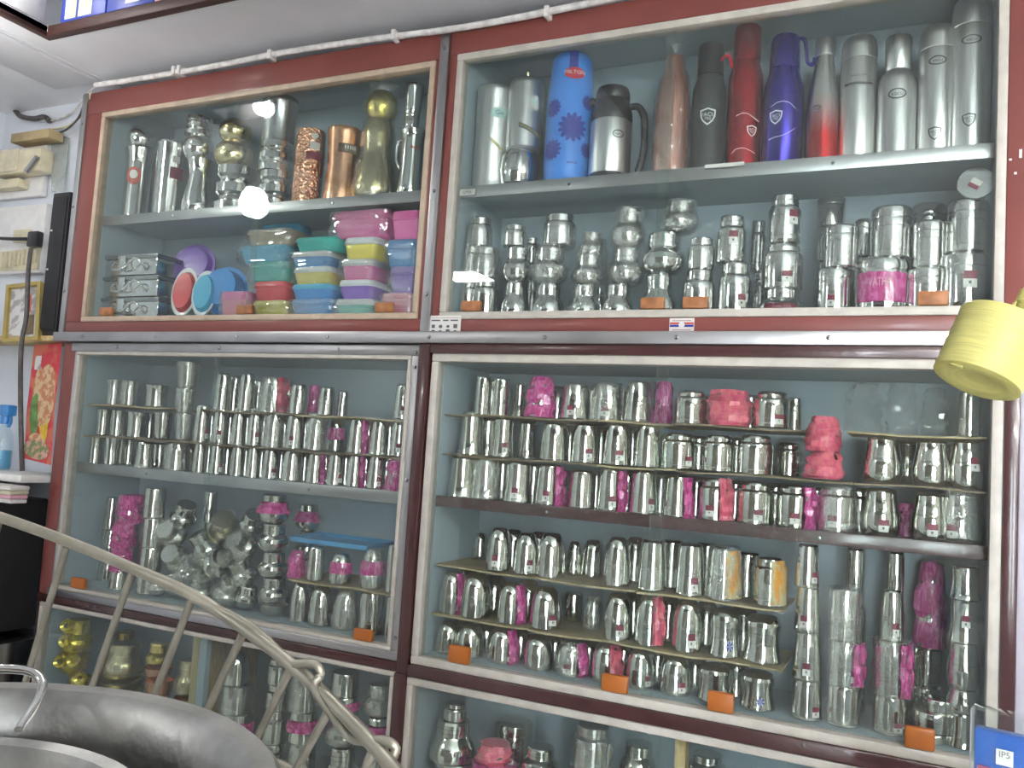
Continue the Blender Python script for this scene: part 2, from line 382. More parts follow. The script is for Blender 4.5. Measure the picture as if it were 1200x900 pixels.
# ------------------------------------------------------------------ cabinets
DEP = 0.30
def cabinet(name, label, X0, X1, Z0, Z1, bead, bw, frames, shelf=None, shelf_mat='strip_steel', panes=(0.5,), grips=(), grip_mat='grip_orange', lip=0.03, head=0.0):
    """a glazed wall cabinet: X0..X1, Z0..Z1 is the glazed opening"""
    r = empty(name, ((X0 + X1) / 2, DEP / 2, Z0 - .02), label, 'cabinet', 'wall display cabinets')
    e = .012
    Z1_, Z1 = Z1, Z1 + head
    box('back_panel', X0 - e, X1 + e, DEP, DEP + .012, Z0 - e, Z1 + e, 'interior', r)
    box('side_panel', X0 - e, X0, .03, DEP, Z0 - e, Z1 + e, 'interior', r)
    box('side_panel', X1, X1 + e, .03, DEP, Z0 - e, Z1 + e, 'interior', r)
    box('top_panel', X0, X1, .03, DEP, Z1, Z1 + e, 'interior', r)
    box('bottom_panel', X0, X1, .03, DEP, Z0 - e, Z0, 'interior', r)
    Z1 = Z1_
    for q in ((X0 - bw, X1 + bw, Z1, Z1 + bw), (X0 - bw, X1 + bw, Z0 - bw, Z0), (X0 - bw, X0, Z0, Z1), (X1, X1 + bw, Z0, Z1)):
        box('bead', q[0], q[1], -.006, .03, q[2], q[3], bead, r, .003)
    for nm, a, b, c, d, y0, m in frames:
        box(nm, a, b, y0, .03, c, d, m, r, .004)
    if shelf:
        s = box('shelf', X0, X1, .035, DEP, shelf - .014, shelf, 'interior' if shelf_mat == 'strip_steel' else shelf_mat, r)
        lp = box('shelf_lip', X0, X1, .03, .037, shelf - lip, shelf + .003, shelf_mat, r, .001); lp.parent = s
        n = max(2, int((X1 - X0) / .45))
        for i in range(n):
            sx = X0 + (X1 - X0) * (i + .5) / n
            bm = lathe_bm([(.0045, 0), (.004, .002), (0, .003)], 10)
            for v in bm.verts: v.co = Vector((sx, .03 - v.co.z, shelf - lip / 2 + v.co.y)) + Vector((v.co.x, 0, 0)) - r.location
            link('screw', finish(bm, 'screw', 'steel_dark', 40), s)
    PN = []
    xs = [X0] + [X0 + (X1 - X0) * t for t in panes] + [X1]
    for i in range(len(xs) - 1):
        y = .009 + .009 * (i % 2)
        a, b = xs[i] - (.03 if i else -.001), xs[i + 1] + (.0 if i + 2 < len(xs) else -.001)
        p = box('glass_pane', a, b, y, y + .004, Z0 + .001, Z1 - .001, 'glass', r); PN.append((a, b, p))
    for gx, gw, gh in grips:
        g = box('door_grip', gx - gw / 2, gx + gw / 2, -.008, .008, Z0 + .001, Z0 + gh, grip_mat, r, .005)
        g.parent = min(PN, key=lambda q: abs((q[0] + q[1]) / 2 - gx))[2]
    return r
def screws(r, pts):
    for x, z, y in pts:
        bm = lathe_bm([(.006, 0), (.0055, .002), (0, .0035)], 10)
        for v in bm.verts: v.co = Vector((x + v.co.x, y - v.co.z, z + v.co.y)) - r.location
        link('screw', finish(bm, 'screw', 'steel_dark', 40), r)
def grip_at(pl):
    return [((at(a, y, 0).x + at(b, y, 0).x) / 2, abs(at(b, y, 0).x - at(a, y, 0).x), h) for a, b, y, h in pl]
UL = cabinet('display_cabinet', 'red framed glass cabinet with copper and brass vessels above plastic lunch boxes', -2.57, -1.26, 1.812, 2.515, 'bead_brass', .018,
    [('frame_rail', -2.665, -1.228, 2.533, 2.612, -.004, 'red'), ('frame_rail', -2.665, -1.228, 1.757, 1.794, -.004, 'red'),
     ('frame_stile', -2.665, -2.588, 1.794, 2.533, -.004, 'red'), ('frame_stile', -1.242, -1.228, 1.794, 2.533, -.004, 'red'),
     ('corner_angle', -2.69, -2.665, 1.757, 2.612, -.01, 'strip_steel'), ('cover_strip', -1.228, -1.198, 1.757, 2.612, -.012, 'strip_steel')],
    shelf=2.168, panes=(0.55,), grips=grip_at([(118, 132, 365, .03), (278, 297, 362, .03), (440, 461, 361, .03)]), grip_mat='grip_wood', head=.07)
screws(UL, [(-1.213, z, -.012) for z in (1.86, 2.15, 2.56)] + [(-2.678, z, -.01) for z in (1.9, 2.2, 2.5)])
UR = cabinet('display_cabinet', 'red framed glass cabinet with steel flasks above rows of steel jars', -1.153, .146, 1.812, 2.52, 'bead', .02,
    [('frame_rail', -1.198, .42, 2.54, 2.612, -.004, 'red'), ('frame_rail', -1.198, .42, 1.757, 1.792, -.004, 'red'),
     ('frame_stile', -1.198, -1.173, 1.792, 2.54, -.004, 'red'), ('frame_stile', .166, .42, 1.792, 2.54, -.004, 'red')],
    shelf=2.168, panes=(0.46,), grips=grip_at([(541, 564, 360, .03), (751, 779, 355, .03), (800, 830, 355, .03), (1075, 1112, 350, .033)]), grip_mat='grip_wood', head=.07)
LL = cabinet('display_cabinet', 'steel edged glass cabinet of small tumblers and bowls beside the poster', -2.575, -1.262, .905, 1.68, 'bead', .012,
    [('frame_rail', -2.62, -1.225, 1.692, 1.722, -.004, 'strip_steel'), ('frame_rail', -2.62, -1.225, .868, .893, -.004, 'strip_steel'),
     ('frame_stile', -1.25, -1.225, .893, 1.692, -.004, 'strip_steel'), ('frame_stile', -2.6, -2.587, .893, 1.692, -.004, 'strip_steel'),
     ('outer_stile', -2.66, -2.6, .868, 1.722, -.002, 'red'), ('post', -1.225, -1.19, .843, 1.725, -.012, 'maroon'),
     ('bottom_rail', -2.66, -1.225, .843, .868, -.008, 'maroon')],
    shelf=1.312, panes=(0.47,), grips=grip_at([(85, 101, 676, .035), (416, 438, 736, .033)]))
screws(LL, [(-1.238, z, -.005) for z in (1.70, 1.66, 1.35, .93)] + [(x, 1.707, -.005) for x in (-2.4, -1.95, -1.5)])
LR = cabinet('display_cabinet', 'maroon framed glass cabinet packed with steel tumblers on card tiers', -1.163, .148, .893, 1.676, 'bead', .022,
    [('frame_rail', -1.19, .2, 1.698, 1.725, -.012, 'maroon'), ('frame_rail', -1.19, .2, .838, .871, -.012, 'maroon'),
     ('frame_stile', .170, .198, .838, 1.698, -.012, 'maroon'), ('outer_strip', .198, .42, .838, 1.725, -.002, 'lavender')],
    shelf=1.312, shelf_mat='maroon', lip=.026, panes=(0.48,), grips=grip_at([(526, 551, 770, .045), (705, 736, 805, .042), (829, 860, 826, .045), (1060, 1096, 866, .045)]))
BL = cabinet('display_cabinet', 'low glass cabinet of brass ware and steel stacks under the steel edged one', -2.63, -1.245, .45, .828, 'bead', .014,
    [('bottom_rail', -2.66, -1.225, .38, .436, -.006, 'maroon'), ('outer_stile', -2.66, -2.645, .436, .842, -.002, 'maroon'), ('post', -1.23, -1.192, .38, .842, -.012, 'maroon')], panes=(0.5,))
BR = cabinet('display_cabinet', 'low glass cabinet of pink wrapped jars under the maroon framed one', -1.172, .148, .45, .816, 'bead', .02,
    [('bottom_rail', -1.19, .42, .38, .43, -.006, 'maroon'), ('outer_strip', .17, .42, .43, .836, -.002, 'lavender')], panes=(0.5,))
box('divider', -1.985, -1.955, .035, DEP, .45, .828, 'wood_post', BL)
box('divider_edge', -1.953, -1.925, .03, .05, .45, .828, 'interior', BL)
box('divider', -.48, -.455, .035, .07, .45, .816, 'wood_post', BR)
st = box('cover_strip', -2.70, .42, -.02, .03, 1.725, 1.757, 'strip_steel', None, .003)
st.name = 'steel_ledge'; tag(st, 'long steel cover strip between the upper and lower cabinets', 'metal strip')
bmx = bmesh.new()
for i in range(9):
    x = -2.55 + i * .34 - st.location.x
    b2 = lathe_bm([(.006, 0), (.0055, .002), (0, .0035)], 10)
    for v in b2.verts: v.co = Vector((x + v.co.x, -.02 - v.co.z - st.location.y, .016 + v.co.y))
    link('screw', finish(b2, 'screw', 'steel_dark', 40), st)
bmx.free()
pl = box('plinth', -2.66, .42, .0, .3, 0, .378, 'maroon', bev=.004); tag(pl, 'dark maroon plinth below the low cabinets', 'plinth')

# ------------------------------------------------------------------ ware: unit profiles (radius 1, height 1)
TUMB = rings([(.95, 0), (1, .012), (1, .035), (.975, .05), (.93, .36), (.87, .65), (.82, .88), (.79, .945), (.72, .985), (.58, 1), (0, .992)], (.40, .45), .018)
BELL = rings([(.95, 0), (1, .015), (1, .1), (.975, .34), (.94, .54), (.86, .73), (.74, .87), (.62, .95), (.5, .985), (.36, 1), (0, .995)], (.36, .41), .018)
FLARE = [(.96, 0), (1, .01), (1, .03), (.93, .14), (.86, .34), (.825, .55), (.83, .78), (.85, .92), (.82, .97), (.72, 1), (0, .99)]
CUP = [(.86, 0), (.9, .02), (.9, .05), (.87, .3), (.87, .6), (.92, .85), (.99, .96), (1, .985), (.97, 1), (.85, .995), (0, .97)]
POTB = rings([(.84, 0), (.88, .02), (.97, .12), (1, .26), (.985, .42), (.95, .5), (.88, .66), (.81, .82), (.80, .92), (.75, .97), (.6, 1), (0, .99)], (.52,), .02)
WAIST = rings([(.94, 0), (1, .02), (1, .05), (.95, .15), (.87, .33), (.845, .5), (.88, .66), (.93, .77), (.9, .86), (.78, .94), (.58, .985), (.4, 1), (0, .995)], (.4, .62), .016)
STRAIGHT = rings([(.97, 0), (1, .01), (1, .04), (.985, .05), (.96, .5), (.93, .9), (.9, .96), (.82, 1), (0, .99)], (.28, .34, .40), .018)
JAR_B = rings([(.94, 0), (1, .025), (1, .10), (.985, .12), (1, .4), (1, .68), (.97, .75), (.88, .80), (.8, .81)], (.16,), .02)
JAR_L = [(.80, .80), (.83, .81), (.83, .90), (.79, .955), (.62, .99), (0, 1.0)]
DAB_B = rings([(.96, 0), (1, .015), (1, .72), (.985, .745)], (.12, .58), .018)
DAB_L = [(1.0, .745), (1.02, .75), (1.02, .87), (.985, .93), (.86, .975), (.6, .99), (0, 1.0)]
NECK_B = rings([(.88, 0), (.97, .02), (1, .06), (1, .63), (.96, .70), (.8, .76), (.78, .77)], (.14, .54), .02)
NECK_L = rings([(.78, .765), (.84, .77), (.84, .955), (.79, .99), (0, 1.0)], (.86,), .02)
LOTA_B = [(.55, 0), (.62, .015), (.84, .10), (.97, .23), (1, .34), (.96, .46), (.83, .56), (.71, .61), (.70, .64)]
LOTA_L = rings([(.70, .63), (.74, .64), (.74, .93), (.69, .985), (0, 1.0)], (.74, .84), .02)
SQUAT_B = [(.90, 0), (.98, .02), (1, .08), (.99, .28), (.92, .40), (.76, .55), (.70, .62), (.69, .64)]
SQUAT_L = rings([(.68, .63), (.72, .64), (.72, .94), (.67, 1.0), (0, 1.0)], (.74, .84), .02)
BOWL = [(.50, 0), (.55, .02), (.82, .25), (.97, .62), (1.0, .9), (1.03, .96), (1.03, 1.0), (.96, 1.0), (.9, .65), (.5, .2), (0, .15)]
TIN_B = rings([(.97, 0), (1, .02), (1, .55), (.98, .57)], (.2, .4), .02)
TIN_L = [(1.0, .57), (1.03, .58), (1.03, .90), (1.0, .96), (.9, 1), (0, 1)]
GLASSUP = rings([(.66, 0), (.7, .015), (.74, .1), (.83, .5), (.95, .93), (1, .97), (1, .99), (.97, 1), (.9, .93), (0, .9)], (.3, .36), .018)
# kind: object name, words, [(part name, profile)], category
KIND = {
 'tumb': ('steel_tumbler', 'tapered steel tumbler', [('body', TUMB)], 'tumbler'),
 'bell': ('steel_tumbler', 'bell-shaped steel tumbler', [('body', BELL)], 'tumbler'),
 'flare': ('steel_tumbler', 'flared steel tumbler', [('body', FLARE)], 'tumbler'),
 'cup': ('steel_tumbler', 'wide-mouthed steel cup', [('body', CUP)], 'cup'),
 'potb': ('steel_tumbler', 'pot-bellied steel tumbler', [('body', POTB)], 'tumbler'),
 'waist': ('steel_tumbler', 'waisted steel tumbler', [('body', WAIST)], 'tumbler'),
 'str': ('steel_tumbler', 'straight ribbed steel tumbler', [('body', STRAIGHT)], 'tumbler'),
 'up': ('steel_tumbler', 'upright steel glass', [('body', GLASSUP)], 'tumbler'),
 'jar': ('steel_jar', 'shouldered steel jar', [('body', JAR_B), ('lid', JAR_L)], 'jar'),
 'dab': ('steel_canister', 'straight steel canister', [('body', DAB_B), ('lid', DAB_L)], 'canister'),
 'neck': ('steel_jar', 'necked steel jar', [('body', NECK_B), ('lid', NECK_L)], 'jar'),
 'lota': ('steel_pot', 'round-bellied steel pot', [('body', LOTA_B), ('lid', LOTA_L)], 'pot'),
 'squat': ('steel_pot', 'squat sloping steel pot', [('body', SQUAT_B), ('lid', SQUAT_L)], 'pot'),
 'bowl': ('steel_bowl', 'small steel bowl', [('body', BOWL)], 'bowl'),
 'tin': ('steel_canister', 'flat round steel tin', [('body', TIN_B), ('lid', TIN_L)], 'tin'),
}
CACHE = {}
def kmesh(kind, i, m):
    k = (kind, i, m)
    if k not in CACHE: CACHE[k] = lathe(KIND[kind][2][i][0], KIND[kind][2][i][1], m, 28)
    return CACHE[k]
def sticker_mesh(kind, z0, z1, hw):
    k = ('sticker', kind, z0, z1, hw)
    if k not in CACHE:
        prof = KIND[kind][2][0][1]; bm = bmesh.new(); zm = z0 + (z1 - z0) * .52
        for a, b, mi in ((z0, zm, 0), (zm, z1, 1)):
            n = 5; rows = [[bm.verts.new(((rad(prof, z) + .02) * math.sin(t), -(rad(prof, z) + .02) * math.cos(t), z)) for t in [(-hw + 2 * hw * i / n) for i in range(n + 1)]] for z in (a, (a + b) / 2, b)]
            for p, q in zip(rows, rows[1:]):
                for i in range(n): bm.faces.new((p[i], p[i + 1], q[i + 1], q[i])).material_index = mi
        zb = z0 + (z1 - z0) * .22
        vs = [bm.verts.new(((rad(prof, z) + .026) * math.sin(t), -(rad(prof, z) + .026) * math.cos(t), z)) for z, t in ((zb, -.25 * hw), (zb, .15 * hw), (zb + .05, .15 * hw), (zb + .05, -.25 * hw))]
        bm.faces.new(vs).material_index = 2
        CACHE[k] = finish(bm, 'price_sticker', ['sticker_white', 'sticker_maroon', 'print_grey'], 60)
    return CACHE[k]
def bag_mesh(kind, style, v):
    k = ('bag', kind, style, v)
    if k not in CACHE:
        full = [p for q in KIND[kind][2] for p in q[1]]
        if style == 'P': CACHE[k] = shell('pink_bag', full, 'hot_pink', amp=.30, seed=v, grow=1.05, na=14)
        elif style == 'M': CACHE[k] = shell('magenta_bag', full, 'magenta', amp=.30, seed=v, grow=1.05, na=14)
        elif style == 'w': CACHE[k] = shell('clear_bag', full, 'clear_bag', amp=.16, seed=v, grow=1.10)
        elif style == 'o': CACHE[k] = shell('printed_bag', full, 'orange_print', a0=.1, a1=1.9, z0=.05, z1=.95, amp=.1, seed=v, grow=1.08, na=10)
        elif style == 'h': CACHE[k] = shell('pink_bag', full, 'hot_pink', a0=.25, a1=2.0, z0=.03, z1=1.0, amp=.34, seed=v, grow=1.06, na=8)
        elif style == 'q': CACHE[k] = shell('magenta_band', full, 'magenta', a0=-1.6, a1=1.4, z0=.35, z1=.72, amp=.18, seed=v, grow=1.07, na=10, nz=4)
        else: CACHE[k] = shell('magenta_bag', full, 'magenta', a0=.45, a1=2.1, z0=.0, z1=.97, amp=.34, seed=v, grow=1.06, na=8)
    return CACHE[k]
ROWS = {}
def inside(X, Y, Z, R):
    lo, hi = (-2.572, -1.264) if X < -1.21 else (-1.151 if Z > 1.75 else -1.161, .144)
    if Z < .85: lo, hi = (-2.628, -1.988) if X < -1.97 else ((-1.92, -1.247) if X < -1.21 else (-1.17, .146))
    return min(max(X, lo + R), hi - R), min(max(Y, .034 + R), DEP - .002 - R)
def ware(kind, X, Y, Z, R, H, flags='', m='steel', row=None, lvl=None, desc=None, tilt=None):
    nm, words, parts, cat = KIND[kind]
    X, Y = inside(X, Y, Z, R * (1.14 if any(c_ in flags for c_ in 'pPMwhq') else 1.02) + (.01 if tilt else 0))
    if m in ('brass', 'gold_pale', 'gold_foil'): nm = nm.replace('steel', 'brass')
    root = link(nm, kmesh(kind, 0, m), None, (X, Y, Z)); root.scale = (R, R, H)
    if tilt: root.rotation_euler = tilt
    for i in range(1, len(parts)):
        link(parts[i][0], kmesh(kind, i, m), root)
    ac = math.atan2(0 - X, D + Y)              # the side turned to the shop floor
    extra = ''
    rnd = random.Random(int(X * 971 + Z * 613 + Y * 77))
    if 's' in flags:
        s = link('price_sticker', sticker_mesh(kind, .10, .36, .26), root); s.rotation_euler.z = ac + rnd.uniform(-.35, .75); extra = ' with price sticker'
    if 'S' in flags:
        s = link('price_sticker', sticker_mesh(kind, .36, .64, .30), root); s.rotation_euler.z = ac + rnd.uniform(-.1, .6); extra = ' with price sticker'
    if 'g' in flags:
        s = link('seal_sticker', seal_mesh(kind), root); s.rotation_euler.z = ac + rnd.uniform(0, .4); extra = ' with dark round seal'
    for ch, wd in (('p', ' with magenta bag'), ('P', ' in a pink bag'), ('M', ' in a magenta bag'), ('w', ' in clear film'), ('o', ' with orange printed bag'), ('h', ' with pink bag'), ('q', ' with magenta band')):
        if ch in flags:
            b = link({'p': 'magenta_bag', 'P': 'pink_bag', 'M': 'magenta_bag', 'w': 'clear_bag', 'o': 'printed_bag', 'h': 'pink_bag', 'q': 'magenta_band'}[ch], bag_mesh(kind, ch, rnd.randint(1, 4)), root)
            b.rotation_euler.z = ac if ch in 'phoq' else rnd.uniform(0, 6); extra += wd if len(extra) < 12 else ''
    root['category'] = cat
    if m in ('brass', 'gold_pale', 'gold_foil'): words = words.replace('steel', 'brass')
    if row: ROWS.setdefault(row, []).append((X, Y, root, (desc or words) + extra, lvl))
    return root
def seal_mesh(kind):
    k = ('seal', kind)
    if k not in CACHE:
        prof = KIND[kind][2][0][1]; bm = bmesh.new()
        pts = [(.24 * (1 + .18 * math.cos(6 * t)) * math.cos(t), .26 + .11 * (1 + .18 * math.cos(6 * t)) * math.sin(t)) for t in [2 * math.pi * i / 24 for i in range(24)]]
        c = bm.verts.new((0, -(rad(prof, .26) + .03), .26))
        vs = [bm.verts.new(((rad(prof, z) + .025) * math.sin(a), -(rad(prof, z) + .025) * math.cos(a), z)) for a, z in pts]
        for i in range(24): bm.faces.new((c, vs[i], vs[(i + 1) % 24])).material_index = 0 if i % 4 else 1
        CACHE[k] = finish(bm, 'seal_sticker', ['flower_blue', 'print_white'], 60)
    return CACHE[k]
YD = {'f': 0.050, 'm': 0.135, 'b': 0.205}
def fit(x0, x1, yt, z, y='f', tilt0=0):
    """position, radius and height of a piece seen between x0 and x1 with its top at yt, standing at height z"""
    Y = YD[y] + .03
    for _ in range(3):
        X = x_for((x0 + x1) / 2, Y, z + .05)
        R = (x1 - x0) / 2 * depth(X, Y, z) / F * .985
        Y = YD[y] + R
    H = z_for(yt, X, Y + (.35 * R if z < 1.45 else -.55 * R)) - z
    return X, Y, R, max(H, .02)
def row(name, z, items, m='steel'):
    for it in items:
        kind, x0, x1, yt = it[:4]; fl = it[4] if len(it) > 4 else ''
        y = 'b' if 'b' in fl else ('m' if 'm' in fl else 'f')
        X, Y, R, H = fit(x0, x1, yt, z, y)
        ware(kind, X, Y, z, R, H, fl, m, name)
def rank2(name, z, items, m='steel', p=1.0):
    """the pieces glimpsed between those of the front rank"""
    fr = sorted((fit(it[1], it[2], it[3], z) + (it[0],) for it in items if not any(c_ in (it[4] if len(it) > 4 else '') for c_ in 'mb')), key=lambda q: q[0])
    taken = [fit(it[1], it[2], it[3], z, 'm') for it in items if len(it) > 4 and 'm' in it[4]]
    for a, b in zip(fr, fr[1:]):
        R = min((a[2] + b[2]) / 2, .04); X = (a[0] + b[0]) / 2 * (D + .056 + 2 * max(a[2], b[2]) + R) / (D + .05 + a[2])
        if b[0] - a[0] > 3.2 * R + .03 or any(abs(t[0] - X) < (R + t[2]) * .98 for t in taken): continue
        Y2 = .056 + 2 * max(a[2], b[2]) + R; X = max(X, -2.5) if X < -1.21 else X
        ware(a[4], X, Y2, z, R, min(a[3], b[3]) * .98, '', m, 'second rank, ' + name)
        taken.append((X, 0, R))
def stack(name, z, items, m='steel', fl0=''):
    """items bottom to top: kind, x0, x1, ytop, flags"""
    n = len(items)
    for i, it in enumerate(items):
        kind, x0, x1, yt = it[:4]; fl = (it[4] if len(it) > 4 else '') + fl0
        y = 'b' if 'b' in fl else ('m' if 'm' in fl else 'f')
        if i == 0: X, Y, R, H = fit(x0, x1, yt, z, y); Yk, zz = Y, z
        else:
            X = x_for((x0 + x1) / 2, Yk, zz + .04); R = (x1 - x0) / 2 * depth(X, Yk, zz) / F * .985
            H = max(z_for(yt, X, Yk + (.35 * R if zz < 1.45 else -.55 * R)) - zz, .02)
        lv = 'only piece' if n == 1 else ('bottom' if i == 0 else ('top' if i == n - 1 else ('second' if i == 1 else ('third' if i == 2 else ('fourth' if i == 3 else 'fifth')))))
        ware(kind, X, Yk, zz, R, H, fl, it[5] if len(it) > 5 else m, name, (lv, round(fit(items[0][1], items[0][2], items[0][3], z, y)[0], 3)))
        zz += H
def sheet(px0, px1, z, m='cardboard', y0=.042, y1=.27, label=''):
    X0, X1 = max(x_for(px0, y0, z), -2.57 if px0 < 490 else -1.159), min(x_for(px1, y0, z), -1.266 if px0 < 490 else .143)
    bm = bmesh.new(); n = max(4, int((X1 - X0) / .05)); t = .0045
    rnd = random.Random(int(X0 * 1000)); ph = rnd.random() * 6
    cx = (X0 + X1) / 2
    T = []; B = []
    for i in range(n + 1):
        x = X0 + (X1 - X0) * i / n; dz = .0022 * math.sin(i * 1.1 + ph) - .0022; dy = rnd.uniform(-.006, .006)
        T.append([bm.verts.new((x - cx, y0 + dy, dz)), bm.verts.new((x - cx, y1, dz))]); B.append([bm.verts.new((x - cx, y0 + dy, dz - t)), bm.verts.new((x - cx, y1, dz - t))])
    for i in range(n):
        bm.faces.new((T[i][0], T[i + 1][0], T[i + 1][1], T[i][1])); bm.faces.new((B[i][0], B[i][1], B[i + 1][1], B[i + 1][0]))
        bm.faces.new((T[i][0], B[i][0], B[i + 1][0], T[i + 1][0])); bm.faces.new((T[i][1], T[i + 1][1], B[i + 1][1], B[i][1]))
    for k in (0, n): bm.faces.new((T[k][0], T[k][1], B[k][1], B[k][0]))
    o = link('card_sheet', finish(bm, 'card_sheet', m), None, (cx, 0, z)); tag(o, label, 'card sheet', 'card sheets between the tumbler rows')

# --- maroon cabinet, upper shelf
Z1, Z2, Z3 = 1.313, 1.430, 1.541
IT = [('flare', 513, 550, 533), ('flare', 552, 587, 537, 'w'), ('flare', 590, 624, 541, 's'), ('tumb', 627, 659, 544, 'sp'), ('tumb', 666, 698, 551),
    ('tumb', 699, 733, 549, 'sp'), ('tumb', 738, 771, 551, 's'), ('tumb', 777, 811, 557, 'p'), ('jar', 819, 857, 560, 'sh'), ('jar', 865, 905, 564, 's'), ('jar', 911, 953, 568, 'sp'),
    ('jar', 960, 1002, 569, 'sw'), ('potb', 1011, 1054, 572, 's'), ('potb', 1069, 1113, 577, 's'), ('potb', 1117, 1162, 577, 'sw'), ('jar', 1053, 1073, 590, 'mM'), ('flare', 648, 668, 552, 'mM')]
row('bottom row, upper shelf, maroon cabinet', Z1, IT); rank2('bottom row, upper shelf, maroon cabinet', Z1, IT)
sheet(512, 700, Z2, 'card_dark', label='thin dark card under the flared tumblers of the middle row, maroon cabinet')
sheet(701, 792, Z2, label='yellowish card under the tapered tumblers of the middle row, maroon cabinet')
sheet(793, 1000, Z2, 'card_dark', label='dark card under the shouldered jars of the middle row, maroon cabinet')
sheet(1001, 1166, Z2, 'card_dark', label='dark card under the pot-bellied tumblers of the middle row, maroon cabinet')
IT = [('flare', 537, 568, 483), ('flare', 577, 603, 489, 's'), ('flare', 606, 630, 494, 'm'), ('tumb', 633, 668, 496), ('tumb', 669, 703, 497, 's'), ('tumb', 706, 741, 497, 's'),
    ('tumb', 743, 776, 498), ('jar', 777, 815, 508, 's'), ('jar', 824, 860, 510), ('jar', 865, 906, 510), ('jar', 909, 940, 519, 'm'), ('potb', 1012, 1057, 512), ('potb', 1070, 1113, 516), ('potb', 1119, 1157, 516, 'S')]
row('middle row, upper shelf, maroon cabinet', Z2, IT); rank2('middle row, upper shelf, maroon cabinet', Z2, IT)
stack('pink wrapped pair on the middle row, upper shelf, maroon cabinet', Z2, [('bell', 946, 986, 529, 'P'), ('bell', 947, 983, 488, 'P')])
sheet(522, 700, Z3, 'card_dark', label='dark curling card under the narrow tumblers of the top row, maroon cabinet')
sheet(701, 789, Z3, label='yellowish card under the stickered tumblers of the top row, maroon cabinet')
sheet(790, 940, Z3, 'card_dark', label='dark card under the shouldered jars of the top row, maroon cabinet')
sheet(992, 1158, Z3, 'cardboard', label='brown card under the clear plastic bags of the top row, maroon cabinet')
IT = [('str', 556, 576, 441), ('str', 577, 598, 443), ('flare', 600, 618, 448, 'm'), ('bell', 618, 650, 442, 'M'), ('tumb', 657, 692, 449, 's'), ('tumb', 693, 730, 449, 'sw'), ('tumb', 731, 764, 446),
    ('tumb', 766, 788, 448, 'mM'), ('jar', 791, 829, 457), ('jar', 832, 878, 457, 'P'), ('jar', 884, 925, 458, 's'), ('tumb', 922, 940, 466, 'm'), ('str', 1124, 1147, 458)]
row('top row, upper shelf, maroon cabinet', Z3, IT); rank2('top row, upper shelf, maroon cabinet', Z3, IT)
# --- maroon cabinet, lower shelf
Z4, Z5, Z6 = .894, 1.000, 1.131
IT = [('bell', 500, 531, 726), ('bell', 534, 569, 730), ('bell', 572, 606, 734, 'sp'), ('bell', 614, 649, 743), ('bell', 652, 688, 749, 'wps'), ('bell', 693, 728, 752, 'h'),
    ('bell', 734, 766, 759, 's'), ('bell', 773, 810, 765, 's'), ('waist', 817, 858, 776), ('waist', 867, 909, 784, 'g')]
row('bottom row, lower shelf, maroon cabinet', Z4, IT); rank2('bottom row, lower shelf, maroon cabinet', Z4, IT)
sheet(496, 618, Z5, label='yellowish card below the bell tumblers by the centre post, lower shelf, maroon cabinet')
sheet(619, 760, Z5, label='long yellowish card below the middle row bells, lower shelf, maroon cabinet')
sheet(761, 917, Z5, label='yellowish card below the waisted tumblers of the middle row, lower shelf, maroon cabinet')
IT = [('bell', 504, 533, 668, 'sp'), ('bell', 538, 577, 671), ('bell', 583, 615, 682, 'p'), ('bell', 621, 659, 687, 's'), ('str', 661, 684, 694, 'b'), ('bell', 685, 706, 698, 'mw'), ('bell', 707, 741, 694, 's'),
    ('bell', 744, 777, 696, 'h'), ('bell', 788, 823, 701, 's'), ('waist', 831, 868, 712, 'g'), ('waist', 871, 917, 719)]
row('middle row, lower shelf, maroon cabinet', Z5, IT); rank2('middle row, lower shelf, maroon cabinet', Z5, IT)
sheet(507, 625, Z6, label='broad brown card below the tall bells of the top row, lower shelf, maroon cabinet')
sheet(626, 745, Z6, label='brown card below the ringed bells of the top row, lower shelf, maroon cabinet')
sheet(746, 918, Z6, label='brown card below the orange patterned jar, lower shelf, maroon cabinet')
IT = [('bell', 553, 573, 624, 'b'), ('bell', 570, 600, 618, 's'), ('bell', 602, 632, 624, 's'), ('bell', 629, 663, 624), ('bell', 664, 682, 634, 'm'), ('bell', 681, 708, 632, 'm'), ('bell', 708, 739, 629),
    ('tumb', 747, 782, 632), ('tumb', 791, 826, 636, 's'), ('tumb', 828, 868, 640, 'wo'), ('jar', 884, 920, 652, 'o')]
row('top row, lower shelf, maroon cabinet', Z6, IT); rank2('top row, lower shelf, maroon cabinet', Z6, IT)
stack('stickered tumbler stack of maroon cabinet', Z4, [('tumb', 927, 964, 793, 's'), ('tumb', 929, 963, 738, 's'), ('tumb', 931, 962, 686, 's'), ('tumb', 932, 961, 637, 's')])
stack('film wrapped tumbler stack of maroon cabinet', Z4, [('str', 969, 1008, 799), ('str', 971, 1009, 748, 'spw'), ('str', 972, 1007, 688, 'w')])
stack('tumbler stack with pink tag of maroon cabinet', Z4, [('str', 1023, 1063, 812, 's'), ('str', 1025, 1064, 748, 'wp'), ('tumb', 1031, 1060, 690, 's')])
stack('small tins stack of maroon cabinet', Z4, [('tin', 1070, 1115, 858), ('tin', 1072, 1116, 830), ('tin', 1086, 1116, 817)])
stack('dark jar stack behind the tins of maroon cabinet', Z4, [('dab', 1068, 1101, 800, 'b'), ('dab', 1070, 1102, 756, 'b'), ('bell', 1074, 1106, 660, 'bM')])
stack('nested flared stack by the outer post of maroon cabinet', Z4, [('flare', 1120, 1156, 834), ('potb', 1121, 1157, 806), ('potb', 1121, 1157, 752), ('flare', 1122, 1158, 702, 'S'), ('flare', 1123, 1158, 664)])
stack('back tumbler column behind the film wrapped stack of maroon cabinet', Z4, [('str', 990, 1014, 780, 'b'), ('str', 990, 1014, 710, 'b'), ('str', 991, 1013, 642, 'b')])
